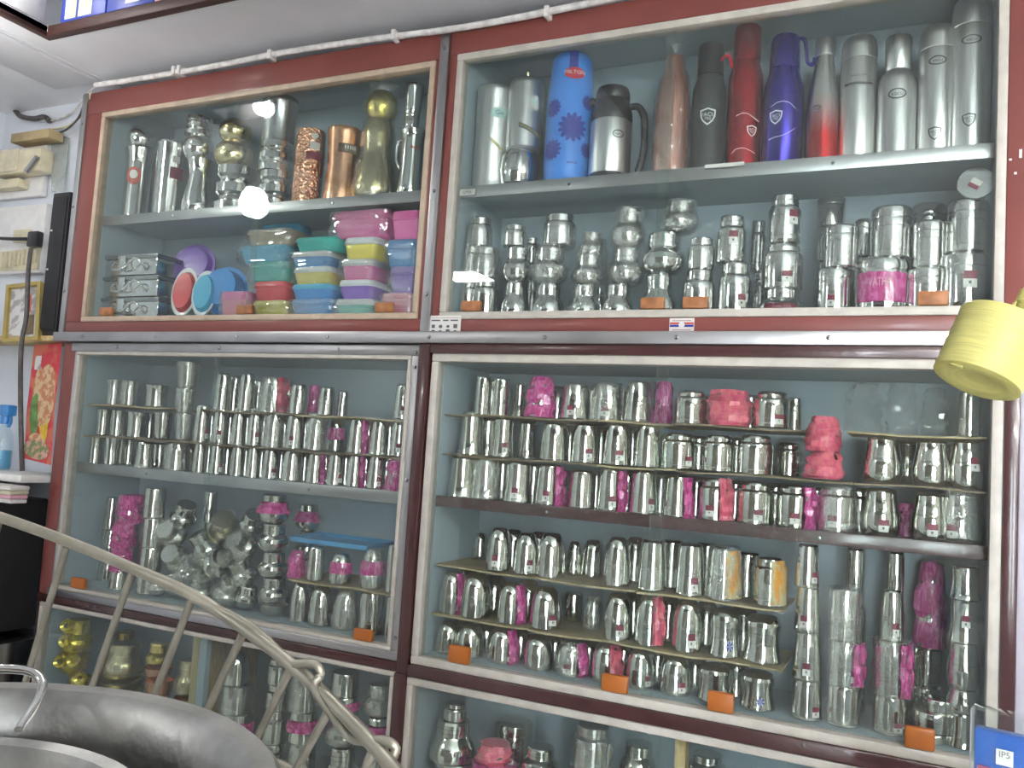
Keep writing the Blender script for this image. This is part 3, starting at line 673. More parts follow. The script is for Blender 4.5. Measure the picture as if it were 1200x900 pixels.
stack('back tumbler column behind the pink tagged stack of maroon cabinet', Z4, [('str', 1038, 1060, 790, 'b'), ('str', 1038, 1060, 715, 'b'), ('str', 1039, 1059, 646, 'b')])

# --- steel-edged cabinet, upper shelf
Q1, Q2, Q3 = 1.313, 1.412, 1.518
IT = [('cup', 103, 120, 512), ('cup', 122, 141, 513), ('cup', 144, 159, 515, 'm'), ('flare', 159, 182, 518), ('tumb', 193, 223, 517, 'w'), ('tumb', 226, 243, 517), ('tumb', 246, 263, 518, 's'), ('tumb', 270, 287, 520),
    ('tumb', 289, 305, 523), ('tumb', 307, 328, 526, 's'), ('tumb', 330, 356, 527), ('tumb', 359, 381, 531, 'p'), ('tumb', 383, 404, 531, 's'), ('tumb', 406, 427, 532, 'p'), ('tumb', 430, 452, 533, 's'), ('tumb', 453, 477, 536, 'wM')]
row('bottom row, upper shelf, steel-edged cabinet', Q1, IT); rank2('bottom row, upper shelf, steel-edged cabinet', Q1, IT)
sheet(90, 192, Q2, 'card_dark', label='dark card below the wide cups of the middle row, steel-edged cabinet')
sheet(193, 300, Q2, 'card_dark', label='dark card below the stacked film wrapped tumblers, steel-edged cabinet')
sheet(301, 478, Q2, 'card_dark', label='dark card below the middle row next to the centre post, steel-edged cabinet')
IT = [('cup', 113, 130, 480), ('cup', 130, 146, 481), ('cup', 149, 173, 483), ('up', 180, 203, 484), ('tumb', 227, 247, 475, 's'), ('tumb', 249, 268, 477, 's'), ('tumb', 271, 289, 478), ('tumb', 290, 308, 479, 's'), ('tumb', 309, 333, 484, 'w'),
    ('tumb', 334, 357, 486, 's'), ('tumb', 358, 384, 485, 'w'), ('tumb', 385, 404, 491, 'mq'), ('tumb', 407, 431, 491, 'p'), ('tumb', 433, 456, 493), ('tumb', 457, 479, 493, 'sp')]
row('middle row, upper shelf, steel-edged cabinet', Q2, IT); rank2('middle row, upper shelf, steel-edged cabinet', Q2, IT)
stack('film wrapped leaning column, upper shelf, steel-edged cabinet', Q2, [('up', 205, 227, 485, 'w'), ('up', 205, 229, 455, 'w'), ('up', 207, 234, 424, 'w')])
sheet(104, 203, Q3, 'cardboard', label='brown curled card below the cups of the top row, steel-edged cabinet')
sheet(235, 345, Q3, 'card_dark', label='dark card below the ringed tumblers of the top row, steel-edged cabinet')
sheet(346, 485, Q3, 'cardboard', label='brown card reaching the centre post under the top row, steel-edged cabinet')
IT = [('cup', 126, 142, 445, 'w'), ('cup', 143, 162, 446, 'w'), ('cup', 171, 198, 451), ('tumb', 251, 271, 437), ('tumb', 279, 299, 437), ('tumb', 304, 337, 442, 'wh'), ('tumb', 339, 361, 450), ('tumb', 362, 374, 452, 'mM'), ('tumb', 373, 394, 453), ('tumb', 395, 409, 458, 'm'), ('tumb', 461, 484, 450, 's')]
row('top row, upper shelf, steel-edged cabinet', Q3, IT); rank2('top row, upper shelf, steel-edged cabinet', Q3, IT)
# --- steel-edged cabinet, lower shelf
Q4, Q5 = .907, 1.034
row('bottom row, lower shelf, steel-edged cabinet', Q4, [('bell', 340, 362, 682), ('bell', 362, 390, 686), ('bell', 391, 419, 690, 'w'), ('str', 420, 450, 692), ('str', 451, 467, 697)])
sheet(338, 458, Q5, label='pale card step carrying the magenta banded tumblers, steel-edged cabinet')
row('card step, lower shelf, steel-edged cabinet', Q5, [('bell', 339, 357, 645, 'M'), ('tumb', 359, 382, 640), ('bell', 387, 413, 648, 'q'), ('bell', 423, 450, 643, 'qw'), ('str', 452, 471, 638)])
stack('bowl column beside the card step of steel-edged cabinet', Q4, [('bowl', 305, 338, 707), ('lota', 304, 338, 676), ('lota', 303, 338, 646), ('lota', 303, 338, 613), ('lota', 303, 339, 578, 'q')])
stack('bowl column behind the blue tray of steel-edged cabinet', Q4, [('lota', 345, 375, 690, 'b'), ('lota', 345, 375, 655, 'b'), ('lota', 346, 375, 622, 'b'), ('lota', 346, 376, 590, 'bq')])
stack('small column by the blue side panel of steel-edged cabinet', Q4, [('tumb', 106, 122, 655, 'm'), ('tumb', 107, 122, 630, 'm'), ('tumb', 107, 121, 606, 'm')])
stack('tall thin column beside the pink wrapped one of steel-edged cabinet', Q4, [('tumb', 118, 136, 655, 'm'), ('tumb', 120, 138, 620, 'm'), ('tumb', 121, 140, 582, 'm')])
stack('pink wrapped column of steel-edged cabinet', Q4, [('tumb', 128, 152, 668), ('tumb', 130, 155, 640, 'M'), ('tumb', 133, 160, 612, 'M'), ('tumb', 139, 166, 580, 'M')])
stack('bright tumbler column beside the pink wrapped one of steel-edged cabinet', Q4, [('str', 160, 188, 668), ('str', 163, 191, 640), ('str', 166, 193, 606), ('str', 168, 194, 571)])
stack('column behind the heap of steel-edged cabinet', Q4, [('str', 236, 254, 668, 'b'), ('str', 237, 254, 640, 'b'), ('str', 237, 254, 612, 'b'), ('str', 238, 254, 576, 'b')])
HEAP = [(206, 650, .042, .10, 'lota', (1.1, .4, 0), 'steel'), (204, 626, .042, .11, 'lota', (.9, -.6, .5), 'steel'), (213, 606, .044, .14, 'lota', (.2, .5, 0), 'steel'), (226, 668, .046, .10, 'lota', (.8, .2, 1), 'steel'), (240, 638, .045, .13, 'squat', (.5, -.4, 0), 'steel'),
        (262, 618, .048, .17, 'lota', (.9, .3, .3), 'gold_pale'), (256, 660, .046, .10, 'lota', (.4, .9, 0), 'steel'), (284, 640, .044, .11, 'lota', (1.0, -.3, 0), 'steel'), (282, 672, .047, .11, 'lota', (.5, -.3, 0), 'steel'), (235, 694, .042, .09, 'lota', (.3, .3, 0), 'steel'),
        (205, 688, .040, .09, 'lota', (.2, -.2, 0), 'steel'), (268, 700, .043, .09, 'lota', (.1, .5, 0), 'steel'), (292, 704, .036, .10, 'lota', (0, .1, 0), 'steel'), (188, 686, .030, .08, 'lota', (.1, 0, 0), 'steel'), (296, 612, .04, .16, 'lota', (.4, .6, 0), 'steel')]
CEN = [at(q[0], q[1], q[3]) for q in HEAP]
for it_ in range(60):
    for i in range(len(HEAP)):
        for k in range(i):
            dv = CEN[i] - CEN[k]; need = .92 * (HEAP[i][2] + HEAP[k][2])
            if dv.length < need:
                dv = dv.normalized() * (need - dv.length) * .5
                dv.x *= .55; dv.z *= .8; dv.y *= 1.5
                CEN[i] += dv; CEN[k] -= dv
        CEN[i].y = min(max(CEN[i].y, .035 + HEAP[i][2]), DEP - .006 - HEAP[i][2]); CEN[i].z = max(CEN[i].z, Q4 + 1.0 * HEAP[i][2])
        CEN[i].x = min(max(CEN[i].x, x_for(198, .12, 1.0)), x_for(297, .12, 1.0))
for i, (px, py, rr, Y, kind, t, m) in enumerate(HEAP):
    p = CEN[i]; H = rr * (1.9 if kind != 'up' else 3.2)
    rot = Matrix.Rotation(t[2], 3, 'Z') @ Matrix.Rotation(t[1], 3, 'Y') @ Matrix.Rotation(t[0], 3, 'X')
    base = p - rot @ Vector((0, 0, H / 2)); base.z = max(base.z, Q4 + .004 + .35 * rr * math.sin(min(1.2, abs(t[0]) + abs(t[1]))))
    ware(kind, base.x, base.y, base.z, rr, H, 'w' if i % 2 else '', m, 'heap of pots, lower shelf, steel-edged cabinet', None, None, rot.to_euler())
# blue tray
bt = [at(341, 634, .08), at(430, 631, .08), at(463, 616, .26), at(374, 619, .26)]
bm = bmesh.new(); c0 = sum(bt, Vector()) / 4
zt = bt[0].z
lo = [bm.verts.new((v.x - c0.x, v.y - c0.y, 0)) for v in bt]; hi = [bm.verts.new(((v.x - c0.x) * 1.05, (v.y - c0.y) * 1.05, .014)) for v in bt]
bm.faces.new(lo)
for i in range(4): bm.faces.new((lo[i], lo[(i + 1) % 4], hi[(i + 1) % 4], hi[i]))
inn = [bm.verts.new((v.co.x * .93, v.co.y * .93, .014)) for v in hi]; ib = [bm.verts.new((v.co.x * .9, v.co.y * .9, .004)) for v in lo]
for i in range(4): bm.faces.new((hi[i], hi[(i + 1) % 4], inn[(i + 1) % 4], inn[i])); bm.faces.new((inn[i], inn[(i + 1) % 4], ib[(i + 1) % 4], ib[i]))
bm.faces.new(ib)
tag(link('plastic_tray', finish(bm, 'plastic_tray', 'tray_blue'), None, (c0.x, c0.y, zt)), 'flat blue plastic tray laid over tumblers in the steel-edged cabinet', 'tray')

# --- low cabinets
B0 = .452
stack('stack one of the low brass cabinet steel bay', B0, [('lota', 257, 295, 868), ('str', 258, 296, 832, 'q'), ('str', 258, 295, 800, 'w'), ('bell', 262, 292, 764)])
stack('stack two of the low brass cabinet steel bay', B0, [('neck', 303, 335, 868), ('neck', 308, 336, 830), ('neck', 312, 338, 800), ('neck', 314, 338, 770)])
stack('stack three of the low brass cabinet steel bay', B0, [('str', 336, 370, 866), ('str', 338, 372, 830, 'q'), ('str', 340, 372, 788, 'w')])
stack('stack four of the low brass cabinet steel bay', B0, [('lota', 380, 420, 872), ('lota', 382, 421, 836, 'w'), ('str', 386, 422, 812, 'q'), ('str', 388, 422, 785)])
stack('stack five of the low brass cabinet steel bay', B0, [('lota', 424, 460, 872), ('lota', 426, 461, 838, 'q'), ('lota', 428, 462, 800, 'w')])
stack('column one of the brass bay', B0, [('bowl', 75, 108, 830, '', 'brass'), ('lota', 74, 110, 790, '', 'brass'), ('bowl', 70, 104, 765, '', 'gold_foil'), ('lota', 70, 106, 724, '', 'gold_foil')])
stack('ring column of the brass bay', B0, [('bowl', 118, 168, 830, '', 'gold_pale'), ('bowl', 118, 168, 816, '', 'gold_pale'), ('bowl', 119, 168, 804, '', 'gold_pale'), ('bowl', 119, 168, 794, '', 'gold_pale'), ('bowl', 120, 168, 784, '', 'gold_pale'), ('squat', 124, 168, 752, 'w', 'gold_pale')])
stack('column behind the ring column of the brass bay', B0, [('lota', 132, 160, 800, 'b', 'brass'), ('lota', 132, 160, 765, 'b', 'brass'), ('lota', 132, 160, 738, 'b', 'brass')])
stack('column three of the brass bay', B0, [('squat', 172, 200, 824, 'w', 'gold_pale'), ('bowl', 170, 202, 795, '', 'copper'), ('bowl', 170, 202, 780, '', 'copper'), ('lota', 172, 200, 752, '', 'brass')])
stack('column by the divider of the brass bay', B0, [('lota', 202, 238, 838, 'w', 'gold_pale'), ('bowl', 204, 236, 815, '', 'copper'), ('lota', 206, 236, 772, 'w', 'gold_pale')])
for px, py, Y in ((80, 733, .055), (78, 751, .055), (72, 775, .05), (88, 774, .05), (96, 795, .05)):       # small brass rings hung on the pile
    p = at(px, py, Y); bm = bmesh.new(); lathe_bm([(.010, .006), (.019, 0), (.024, .008), (.019, .016), (.010, .010)], 18, bm, cap=False)
    o = link('brass_ring', finish(bm, 'brass_ring', 'gold_foil', 60), None, (p.x, p.y, p.z)); o.rotation_euler = (1.45, 0, .35)
    tag(o, 'small yellow brass ring cup facing out of the brass bay', 'brass cup', 'brass ring cups')
stack('jar stack by the centre post of the low pink cabinet', B0, [('neck', 490, 548, 884, 'p'), ('squat', 492, 546, 838), ('neck', 520, 548, 822, 'm')])
stack('second stack of the low pink cabinet', B0, [('dab', 552, 602, 892, 'M'), ('lota', 560, 600, 868, 'P')])
stack('third stack of the low pink cabinet', B0, [('dab', 604, 655, 905, 'M'), ('lota', 612, 655, 872)])
stack('fourth stack of the low pink cabinet', B0, [('neck', 664, 720, 900, 'w'), ('neck', 672, 716, 846, 'w')])
stack('back stack of the low pink cabinet', B0, [('dab', 580, 630, 900, 'b'), ('dab', 582, 626, 838, 'b')])
stack('fifth stack of the low pink cabinet', B0, [('dab', 722, 772, 905, 'mw'), ('squat', 726, 770, 868, 'm')])
stack('jar stack past the wooden divider of the low pink cabinet', B0, [('lota', 800, 860, 905, 'm'), ('lota', 806, 852, 880, 'm')])
# --- flask cabinet, lower shelf
A0 = 1.814
stack('flask cabinet', A0, [('neck', 528, 546, 326), ('neck', 528, 546, 287, 'w')], 'steel_bright')
stack('flask cabinet', A0, [('neck', 553, 584, 325), ('neck', 552, 585, 289, 'w'), ('neck', 546, 577, 254)], 'steel_bright')
stack('flask cabinet', A0, [('squat', 587, 621, 330), ('lota', 589, 623, 288), ('neck', 590, 618, 263)], 'steel_bright')
stack('flask cabinet', A0, [('squat', 624, 662, 332), ('lota', 623, 666, 288, 'w'), ('neck', 636, 676, 250)], 'steel_bright')
stack('flask cabinet', A0, [('squat', 667, 704, 334, 'w'), ('lota', 672, 708, 297, 'w'), ('squat', 680, 708, 272, 'w')], 'steel_bright')
stack('flask cabinet', A0, [('squat', 705, 744, 333), ('lota', 714, 754, 290, 'w'), ('lota', 717, 756, 242, 'w')], 'steel_bright')
stack('flask cabinet', A0, [('squat', 750, 794, 321), ('lota', 752, 804, 271), ('lota', 776, 819, 234, 'w')], 'steel_bright')
stack('flask cabinet', A0, [('neck', 800, 838, 316), ('neck', 806, 838, 278)], 'steel_bright')
stack('flask cabinet', A0, [('neck', 842, 880, 307, 's'), ('neck', 840, 874, 252, 'S')], 'steel_bright')
stack('flask cabinet', A0, [('squat', 888, 944, 338), ('jar', 893, 940, 284, 's'), ('neck', 900, 938, 227, 'S')], 'steel_bright')
stack('flask cabinet', A0, [('dab', 958, 995, 313, 's'), ('dab', 966, 1005, 262)], 'steel_bright')
stack('flask cabinet', A0, [('dab', 1005, 1063, 301), ('dab', 1021, 1067, 240)], 'steel_bright')
stack('flask cabinet', A0, [('dab', 1064, 1109, 312), ('dab', 1070, 1109, 257)], 'steel_bright')
stack('flask cabinet', A0, [('dab', 1111, 1161, 294, 'S'), ('dab', 1116, 1161, 232)], 'steel_bright')
stack('back row of flask cabinet', A0, [('neck', 880, 902, 318, 'b'), ('neck', 878, 898, 258, 'b')], 'steel_bright')
stack('back row of flask cabinet', A0, [('neck', 953, 992, 305, 'b'), ('dab', 955, 990, 265, 'b'), ('dab', 958, 990, 230, 'b')], 'steel_bright')
stack('back row of flask cabinet', A0, [('dab', 1000, 1024, 300, 'b'), ('dab', 1000, 1024, 256, 'b')], 'steel_bright')
stack('back row of flask cabinet', A0, [('dab', 1068, 1108, 295, 'b'), ('dab', 1068, 1108, 237, 'b')], 'steel_bright')
stack('back row of flask cabinet', A0, [('neck', 690, 712, 320, 'b'), ('neck', 690, 712, 280, 'b')], 'steel_bright')
stack('back row of flask cabinet', A0, [('neck', 612, 634, 310, 'b'), ('neck', 612, 634, 278, 'b')], 'steel_bright')

# ------------------------------------------------------------------ labels for the rows and stacks
ORD = ['first', 'second', 'third', 'fourth', 'fifth', 'sixth', 'seventh', 'eighth', 'ninth', 'tenth', 'eleventh', 'twelfth', 'thirteenth', 'fourteenth', 'fifteenth', 'sixteenth', 'seventeenth', 'eighteenth', 'nineteenth']
def clip(s, n=16):
    w_ = s.split()
    return ' '.join(w_[:n])
for rn, L_ in ROWS.items():
    leftc = 'steel-edged' in rn or 'brass' in rn
    grp = 'pieces in the ' + rn
    if L_[0][4] is None:
        heap = rn.startswith('heap')
        for i, (X, Y, o, d, lv) in enumerate(sorted(L_, key=lambda q: -q[0] if leftc else q[0])):
            if heap: o['label'] = clip(d + ' tumbled in the heap of pots, lower shelf, steel-edged cabinet')
            else:
                lab = '%s, %s from centre post, %s' % (d, ORD[i], rn)
                if len(lab.split()) > 16: lab = lab.replace(' with price sticker', ', stickered').replace(' steel', '')
                o['label'] = clip(lab)
            o['group'] = grp
    else:
        bases = sorted({q[4][1] for q in L_}, key=lambda v: -v if leftc else v)
        for X, Y, o, d, (lv, bx) in L_:
            k = ORD[bases.index(bx)]
            lab = '%s, %s of the %s' % (d, lv, rn) if len(bases) == 1 else '%s, %s in %s stack from centre post, %s' % (d, lv, k, rn)
            if len(lab.split()) > 16: lab = lab.replace(' with price sticker', '').replace(' steel ', ' ').replace(' with magenta', ', magenta')
            o['label'] = clip(lab); o['group'] = grp

# ------------------------------------------------------------------ flasks on the upper shelf of the flask cabinet
SH = 2.171
def place(x0, x1, yt, z=SH, ydep=.11):
    X = x_for((x0 + x1) / 2, ydep, z + .1); R = (x1 - x0) / 2 * depth(X, ydep, z) / F * .935
    return X, R, z_for(yt, X, ydep - .5 * R) - z
def real(prof, R, H): return [(r * R, z * H) for r, z in prof]
def turned(name, x0, x1, yt, parts, label, cat, group=None, z=SH, ydep=.11, seg=36):
    """parts: (name, unit profile, material); first part carries the thing"""
    X, R, H = place(x0, x1, yt, z, ydep)
    X, ydep = inside(X, ydep, z, R * 1.02)
    root = empty(name, (X, ydep, z), label, cat, group)
    for n_, pr, m in parts: link(n_, lathe(n_, real(pr, R, H), m, seg), root)
    return root, X, R, H, math.atan2(-X, D + ydep)
SHIELD = [(-.5, .42), (-.25, .47), (0, .56), (.25, .47), (.5, .42), (.47, 0), (.32, -.32), (0, -.6), (-.32, -.32), (-.47, 0)]
def shield(root, R, z, ang, s, m):
    bm = bmesh.new(); n = len(SHIELD)
    for sc in (1.0, .74):
        pass
    o = [bm.verts.new((x * s, 0, q * s)) for x, q in SHIELD]; i_ = [bm.verts.new((x * s * .8, 0, q * s * .8)) for x, q in SHIELD]
    for k in range(n): bm.faces.new((o[k], o[(k + 1) % n], i_[(k + 1) % n], i_[k]))
    wrapped('shield_emblem', bm, R, z, ang, m, root)
    wrapped('emblem_lettering', text_bm('VACU', s * .36), R, z + s * .10, ang, m, root)
    wrapped('emblem_lettering', text_bm('750', s * .28), R, z - s * .16, ang, m, root)
def oval_logo(root, R, z, ang, a, b, m='print_grey'):
    bm = bmesh.new(); n = 20; E0 = ellipse(0, 0, a, b, n); E1 = ellipse(0, 0, a * .82, b * .74, n)
    o = [bm.verts.new((x, 0, q)) for x, q in E0]; i_ = [bm.verts.new((x, 0, q)) for x, q in E1]
    for k in range(n): bm.faces.new((o[k], o[(k + 1) % n], i_[(k + 1) % n], i_[k]))
    wrapped('oval_emblem', bm, R, z, ang, m, root)
    wrapped('emblem_lettering', text_bm('vacu', b * 1.1), R, z, ang, m, root)
def lines2d(pts, wd):
    out = []
    for (a, b), (c, d) in zip(pts, pts[1:]):
        out.append([(a, b - wd), (c, d - wd), (c, d + wd), (a, b + wd)])
    return out
CYL = [(.95, 0), (1, .01), (1, .98), (.97, 1), (.9, 1), (.86, .985), (0, .985)]
# steel water jug with mint sticker
r, X, R, H, ac = turned('steel_jug', 548, 594, 103, [('body', [(.94, 0), (.97, .01), (1, .03), (.97, .05), (1, .09), (1, .93), (1.02, .95), (1.02, .985), (.98, 1), (0, 1)], 'steel_brushed')], 'straight steel water pot with mint lettered sticker beside the blue flask shelf end', 'water pot', ydep=.10)
wrapped('brand_sticker', polys_bm([ellipse(0, 0, .026, .015)]), R, H * .72, ac + .25, 'sticker_mint', r, .001)
wrapped('sticker_lettering', text_bm('Go', .018), R, H * .72, ac + .25, 'flower_blue', r, .0016)
wrapped('gold_ribbon', polys_bm([[(-.02, .02), (.02, -.012), (.02, -.022), (-.02, .010)]]), R, H * .42, ac + .2, 'gold_pale', r, .001)
# pot with a filter canister on it
r, X, R, H, ac = turned('steel_pot', 585, 634, 175, [('body', [(.7, 0), (.75, .02), (.9, .15), (1, .45), (.97, .75), (.86, .95), (.8, 1), (0, 1)], 'steel_bright')], 'low round steel pot carrying the domed steel canister', 'pot', ydep=.105)
zc = SH + H
r, X, R, H, ac = turned('steel_canister', 593, 638, 92, [('body', [(.92, 0), (1, .02), (1, .9), (.98, .95), (.9, .985), (0, 1)], 'steel_brushed'), ('knob', [(.06, .985), (.05, 1.06), (.08, 1.10), (.12, 1.13), (.09, 1.16), (0, 1.17)], 'gold_pale')], 'steel canister with a thin knob and quality sticker on a round pot', 'canister', z=zc, ydep=.105)
wrapped('oval_sticker', polys_bm([ellipse(0, 0, .015, .021)]), R, H * .62, ac + .5, 'sticker_white', r, .001)
wrapped('sticker_ring', polys_bm([ellipse(0, .002, .011, .006)]), R, H * .62, ac + .5, 'sticker_mint', r, .0016)
wrapped('ribbon_sticker', polys_bm([[(-.032, .012), (.034, -.014), (.034, -.028), (-.032, -.002)]]), R, H * .28, ac + .3, 'print_grey', r, .001)
bm = text_bm('TOP IN QUALITY', .0095)
for v in bm.verts: v.co.z -= v.co.x * .40
wrapped('ribbon_lettering', bm, R, H * .28 - .008, ac + .3, 'plastic_yellow', r, .0016)
# blue flask
BFB = [(.93, 0), (.97, .01), (.97, .09), (.98, .1), (1, .12), (1, .60), (.99, .66)]
BFC = [(.99, .66), (1.0, .67), (.985, .72), (.93, .8), (.90, .9), (.85, .955), (.7, .985), (.4, 1), (0, 1)]
r, X, R, H, ac = turned('vacuum_flask', 636, 694, 60, [('body', BFB, 'flask_blue'), ('cup_lid', BFC, 'flask_blue')], 'tall blue flask printed with dark blue daisies and a red badge', 'flask', ydep=.115)
wrapped('brand_badge', polys_bm([ellipse(0, 0, .027, .016, 20)], 1), R * .93, H * .80, ac + .12, 'logo_red', r, .004)
wrapped('badge_lettering', text_bm('MILTON', .0145), R * .93, H * .803, ac + .12, 'print_white', r, .006)
wrapped('cup_panel', polys_bm([rect(-.012, .012, -.02, .03)], 2), R * .93, H * .885, ac + .05, 'flower_blue', r, .0005)
def daisy(ang, zf, s):
    P = [ellipse(.62 * s * math.cos(t), .62 * s * math.sin(t), .42 * s, .17 * s, 10, t) for t in [2 * math.pi * i / 13 for i in range(13)]] + [ellipse(0, 0, .26 * s, .26 * s, 12)]
    wrapped('daisy_print', polys_bm(P, 1), R, H * zf, ang, 'flower_blue', r, .0008)
for a, zf, s in ((ac + .15, .40, .040), (ac - .75, .24, .030), (ac - .8, .55, .026), (ac + .85, .60, .022), (ac + .9, .25, .022)): daisy(a, zf, s)
wrapped('small_print', polys_bm([rect(-.014, -.004, -.002, .002), rect(-.002, .006, -.002, .002), rect(.008, .014, -.002, .002)], 0), R, H * .14, ac + .2, 'flower_blue', r, .0008)
# carafe
r, X, R, H, ac = turned('carafe', 689, 741, 99, [('body', [(.96, .08), (1, .1), (1, .60), (.985, .63)], 'steel_brushed'), ('foot', [(.94, 0), (.985, .01), (.985, .08), (.95, .09)], 'black_plastic'),
    ('top', [(.98, .63), (1.0, .64), (.99, .72), (.86, .82), (.80, .86), (.83, .87), (.83, .93), (.76, .98), (.6, 1), (0, 1)], 'black_plastic')], 'steel and black carafe with a loop handle beside the copper bottle', 'carafe', ydep=.115)
u = Vector((math.cos(.2), math.sin(.2), 0))
tube('handle', [r.location + u * R * k + Vector((0, 0, H * z)) for k, z in ((.85, .80), (1.25, .80), (1.55, .70), (1.62, .52), (1.60, .32), (1.42, .16), (1.30, .13))], .0095, 'black_plastic', r, seg=10)
tube('spout', [r.location - u * R * .7 + Vector((0, 0, H * .84)), r.location - u * R * 1.08 + Vector((0, 0, H * .87))], .012, 'black_plastic', r)
oval_logo(r, R, H * .46, ac + .35, .016, .011)
# copper bottle in film
CB = [(.9, 0), (1, .015), (1, .55), (.97, .64), (.85, .76), (.66, .86), (.55, .9), (.55, .97), (.5, .99), (0, .99)]
r, X, R, H, ac = turned('copper_bottle', 765, 808, 62, [('body', CB, 'copper_matte')], 'tall copper bottle tied in clear film between the carafe and black bottle', 'bottle', ydep=.115)
b = link('clear_bag', shell('clear_bag', CB, 'clear_bag', z0=.0, z1=.97, grow=1.08, amp=.12, seed=5, na=16, nz=12), r); b.scale = (R, R, H)
link('tied_tip', lathe('tied_tip', real([(.22, .98), (.10, 1.01), (.16, 1.05), (.28, 1.09), (.2, 1.10)], R, H), 'clear_bag', 12), r)
# slim bottles
BT = [(.93, 0), (1, .012), (1, .60), (.97, .66), (.80, .73), (.74, .76)]
BTC = [(.72, .755), (.78, .765), (.78, .97), (.72, .995), (0, 1)]
r, X, R, H, ac = turned('black_bottle', 808, 850, 50, [('body', BT, 'bottle_black'), ('cap', BTC, 'black_plastic')], 'matt black bottle with a white shield emblem', 'bottle', ydep=.12)
shield(r, R, H * .42, ac - .05, .040, 'print_white')
tube('strap', [r.location + Vector((R * .6, -R * .3, H * .86)), r.location + Vector((R * 1.15, -R * .6, H * .88)), r.location + Vector((R * 1.4, -R * .6, H * .78))], .004, 'logo_red', r)
r, X, R, H, ac = turned('red_bottle', 850, 893, 28, [('body', BT, 'bottle_red'), ('cap', BTC, 'bottle_red')], 'glossy red bottle with a white shield emblem and line print', 'bottle', ydep=.12)
shield(r, R, H * .26, ac + .45, .026, 'print_white')
wrapped('line_print', polys_bm(lines2d([(-.03, .0), (-.015, .006), (0, .004), (.012, -.004), (.03, -.012)], .0008), 1), R, H * .36, ac + .2, 'print_white', r)
wrapped('line_print', polys_bm(lines2d([(-.03, -.006), (-.018, .004), (0, .006), (.015, 0), (.03, -.006)], .0008), 1), R, H * .13, ac, 'print_white', r)
BV = [(.95, 0), (1, .012), (1, .56), (.97, .62), (.78, .72), (.72, .75)]
r, X, R, H, ac = turned('violet_bottle', 892, 941, 39, [('body', BV, 'bottle_violet'), ('cap', [(.70, .745), (.76, .755), (.72, .96), (.64, .995), (0, 1)], 'bottle_violet')], 'violet bottle with a carry loop, shield emblem and white line print', 'bottle', ydep=.12)
shield(r, R, H * .36, ac - .35, .032, 'print_white')
wrapped('line_print', polys_bm(lines2d([(-.03, .0), (-.015, .008), (0, .010), (.015, .006), (.032, -.008)], .0008), 1), R, H * .44, ac, 'print_white', r)
wrapped('line_print', polys_bm(lines2d([(-.034, -.010), (-.018, -.006), (0, -.004), (.015, .004), (.03, .016)], .0008), 1), R, H * .23, ac, 'print_white', r)
tube('carry_loop', [r.location + Vector((R * a, 0, H * z)) for a, z in ((.4, .985), (.9, .97), (1.05, .88), (1.1, .80), (1.35, .77), (1.45, .82))], .0045, 'bottle_violet', r)
COLA = [(.9, 0), (1, .012), (1, .36), (.98, .45), (.88, .58), (.70, .72), (.56, .82), (.53, .86)]
r, X, R, H, ac = turned('steel_bottle', 943, 984, 42, [('body', COLA, 'bottle_fade'), ('cap', [(.52, .855), (.58, .865), (.6, .97), (.54, .995), (0, 1)], 'steel_brushed')], 'curvy steel bottle fading to red towards its foot', 'bottle', ydep=.12)
oval_logo(r, R, H * .43, ac - .4, .011, .008)
FL = rings([(.94, 0), (1, .01), (1, .80), (.97, .81)], (.012 + .03,), .012)
def flaskcap(z0): return [(.96, z0), (1, z0 + .005), (.985, z0 + .1), (.9, z0 + .16), (.8, .99), (.6, 1), (0, 1)]
r, X, R, H, ac = turned('steel_flask', 983, 1026, 41, [('body', FL, 'steel_brushed'), ('cup_lid', flaskcap(.81), 'steel_brushed')], 'brushed steel flask with a dark printed band beside the red fading bottle', 'flask', ydep=.12)
wrapped('band_print', polys_bm([rect(-.034, .034, -.003, .003)], 3), R, H * .60, ac, 'print_grey', r)
wrapped('flask_lettering', text_bm('VACUUM', .009), R, H * .66, ac, 'print_grey', r)
r, X, R, H, ac = turned('steel_flask', 1027, 1074, 40, [('body', [(.94, 0), (1, .01), (1, .55), (.96, .63), (.80, .695), (.64, .72), (.62, .73)], 'steel_brushed'), ('cap', [(.62, .725), (.66, .735), (.66, .985), (.6, 1), (0, 1)], 'steel_brushed')], 'brushed steel bottle with narrow neck between two straight flasks', 'flask', ydep=.12)
oval_logo(r, R, H * .50, ac, .020, .013)
r, X, R, H, ac = turned('steel_flask', 1075, 1119, 28, [('body', FL, 'steel_brushed'), ('cup_lid', flaskcap(.81), 'steel_brushed')], 'straight steel flask with oval badge beside the tallest flask', 'flask', ydep=.12)
oval_logo(r, R, H * .70, ac, .019, .011); shield(r, R, H * .16, ac - .05, .028, 'print_grey')
r, X, R, H, ac = turned('steel_flask', 1120, 1166, -6, [('body', FL, 'steel_brushed'), ('cup_lid', flaskcap(.81), 'steel_brushed')], 'tallest steel flask beside the end stile of the flask cabinet', 'flask', ydep=.12)
oval_logo(r, R, H * .70, ac, .021, .011); shield(r, R, H * .20, ac - .05, .028, 'print_grey')
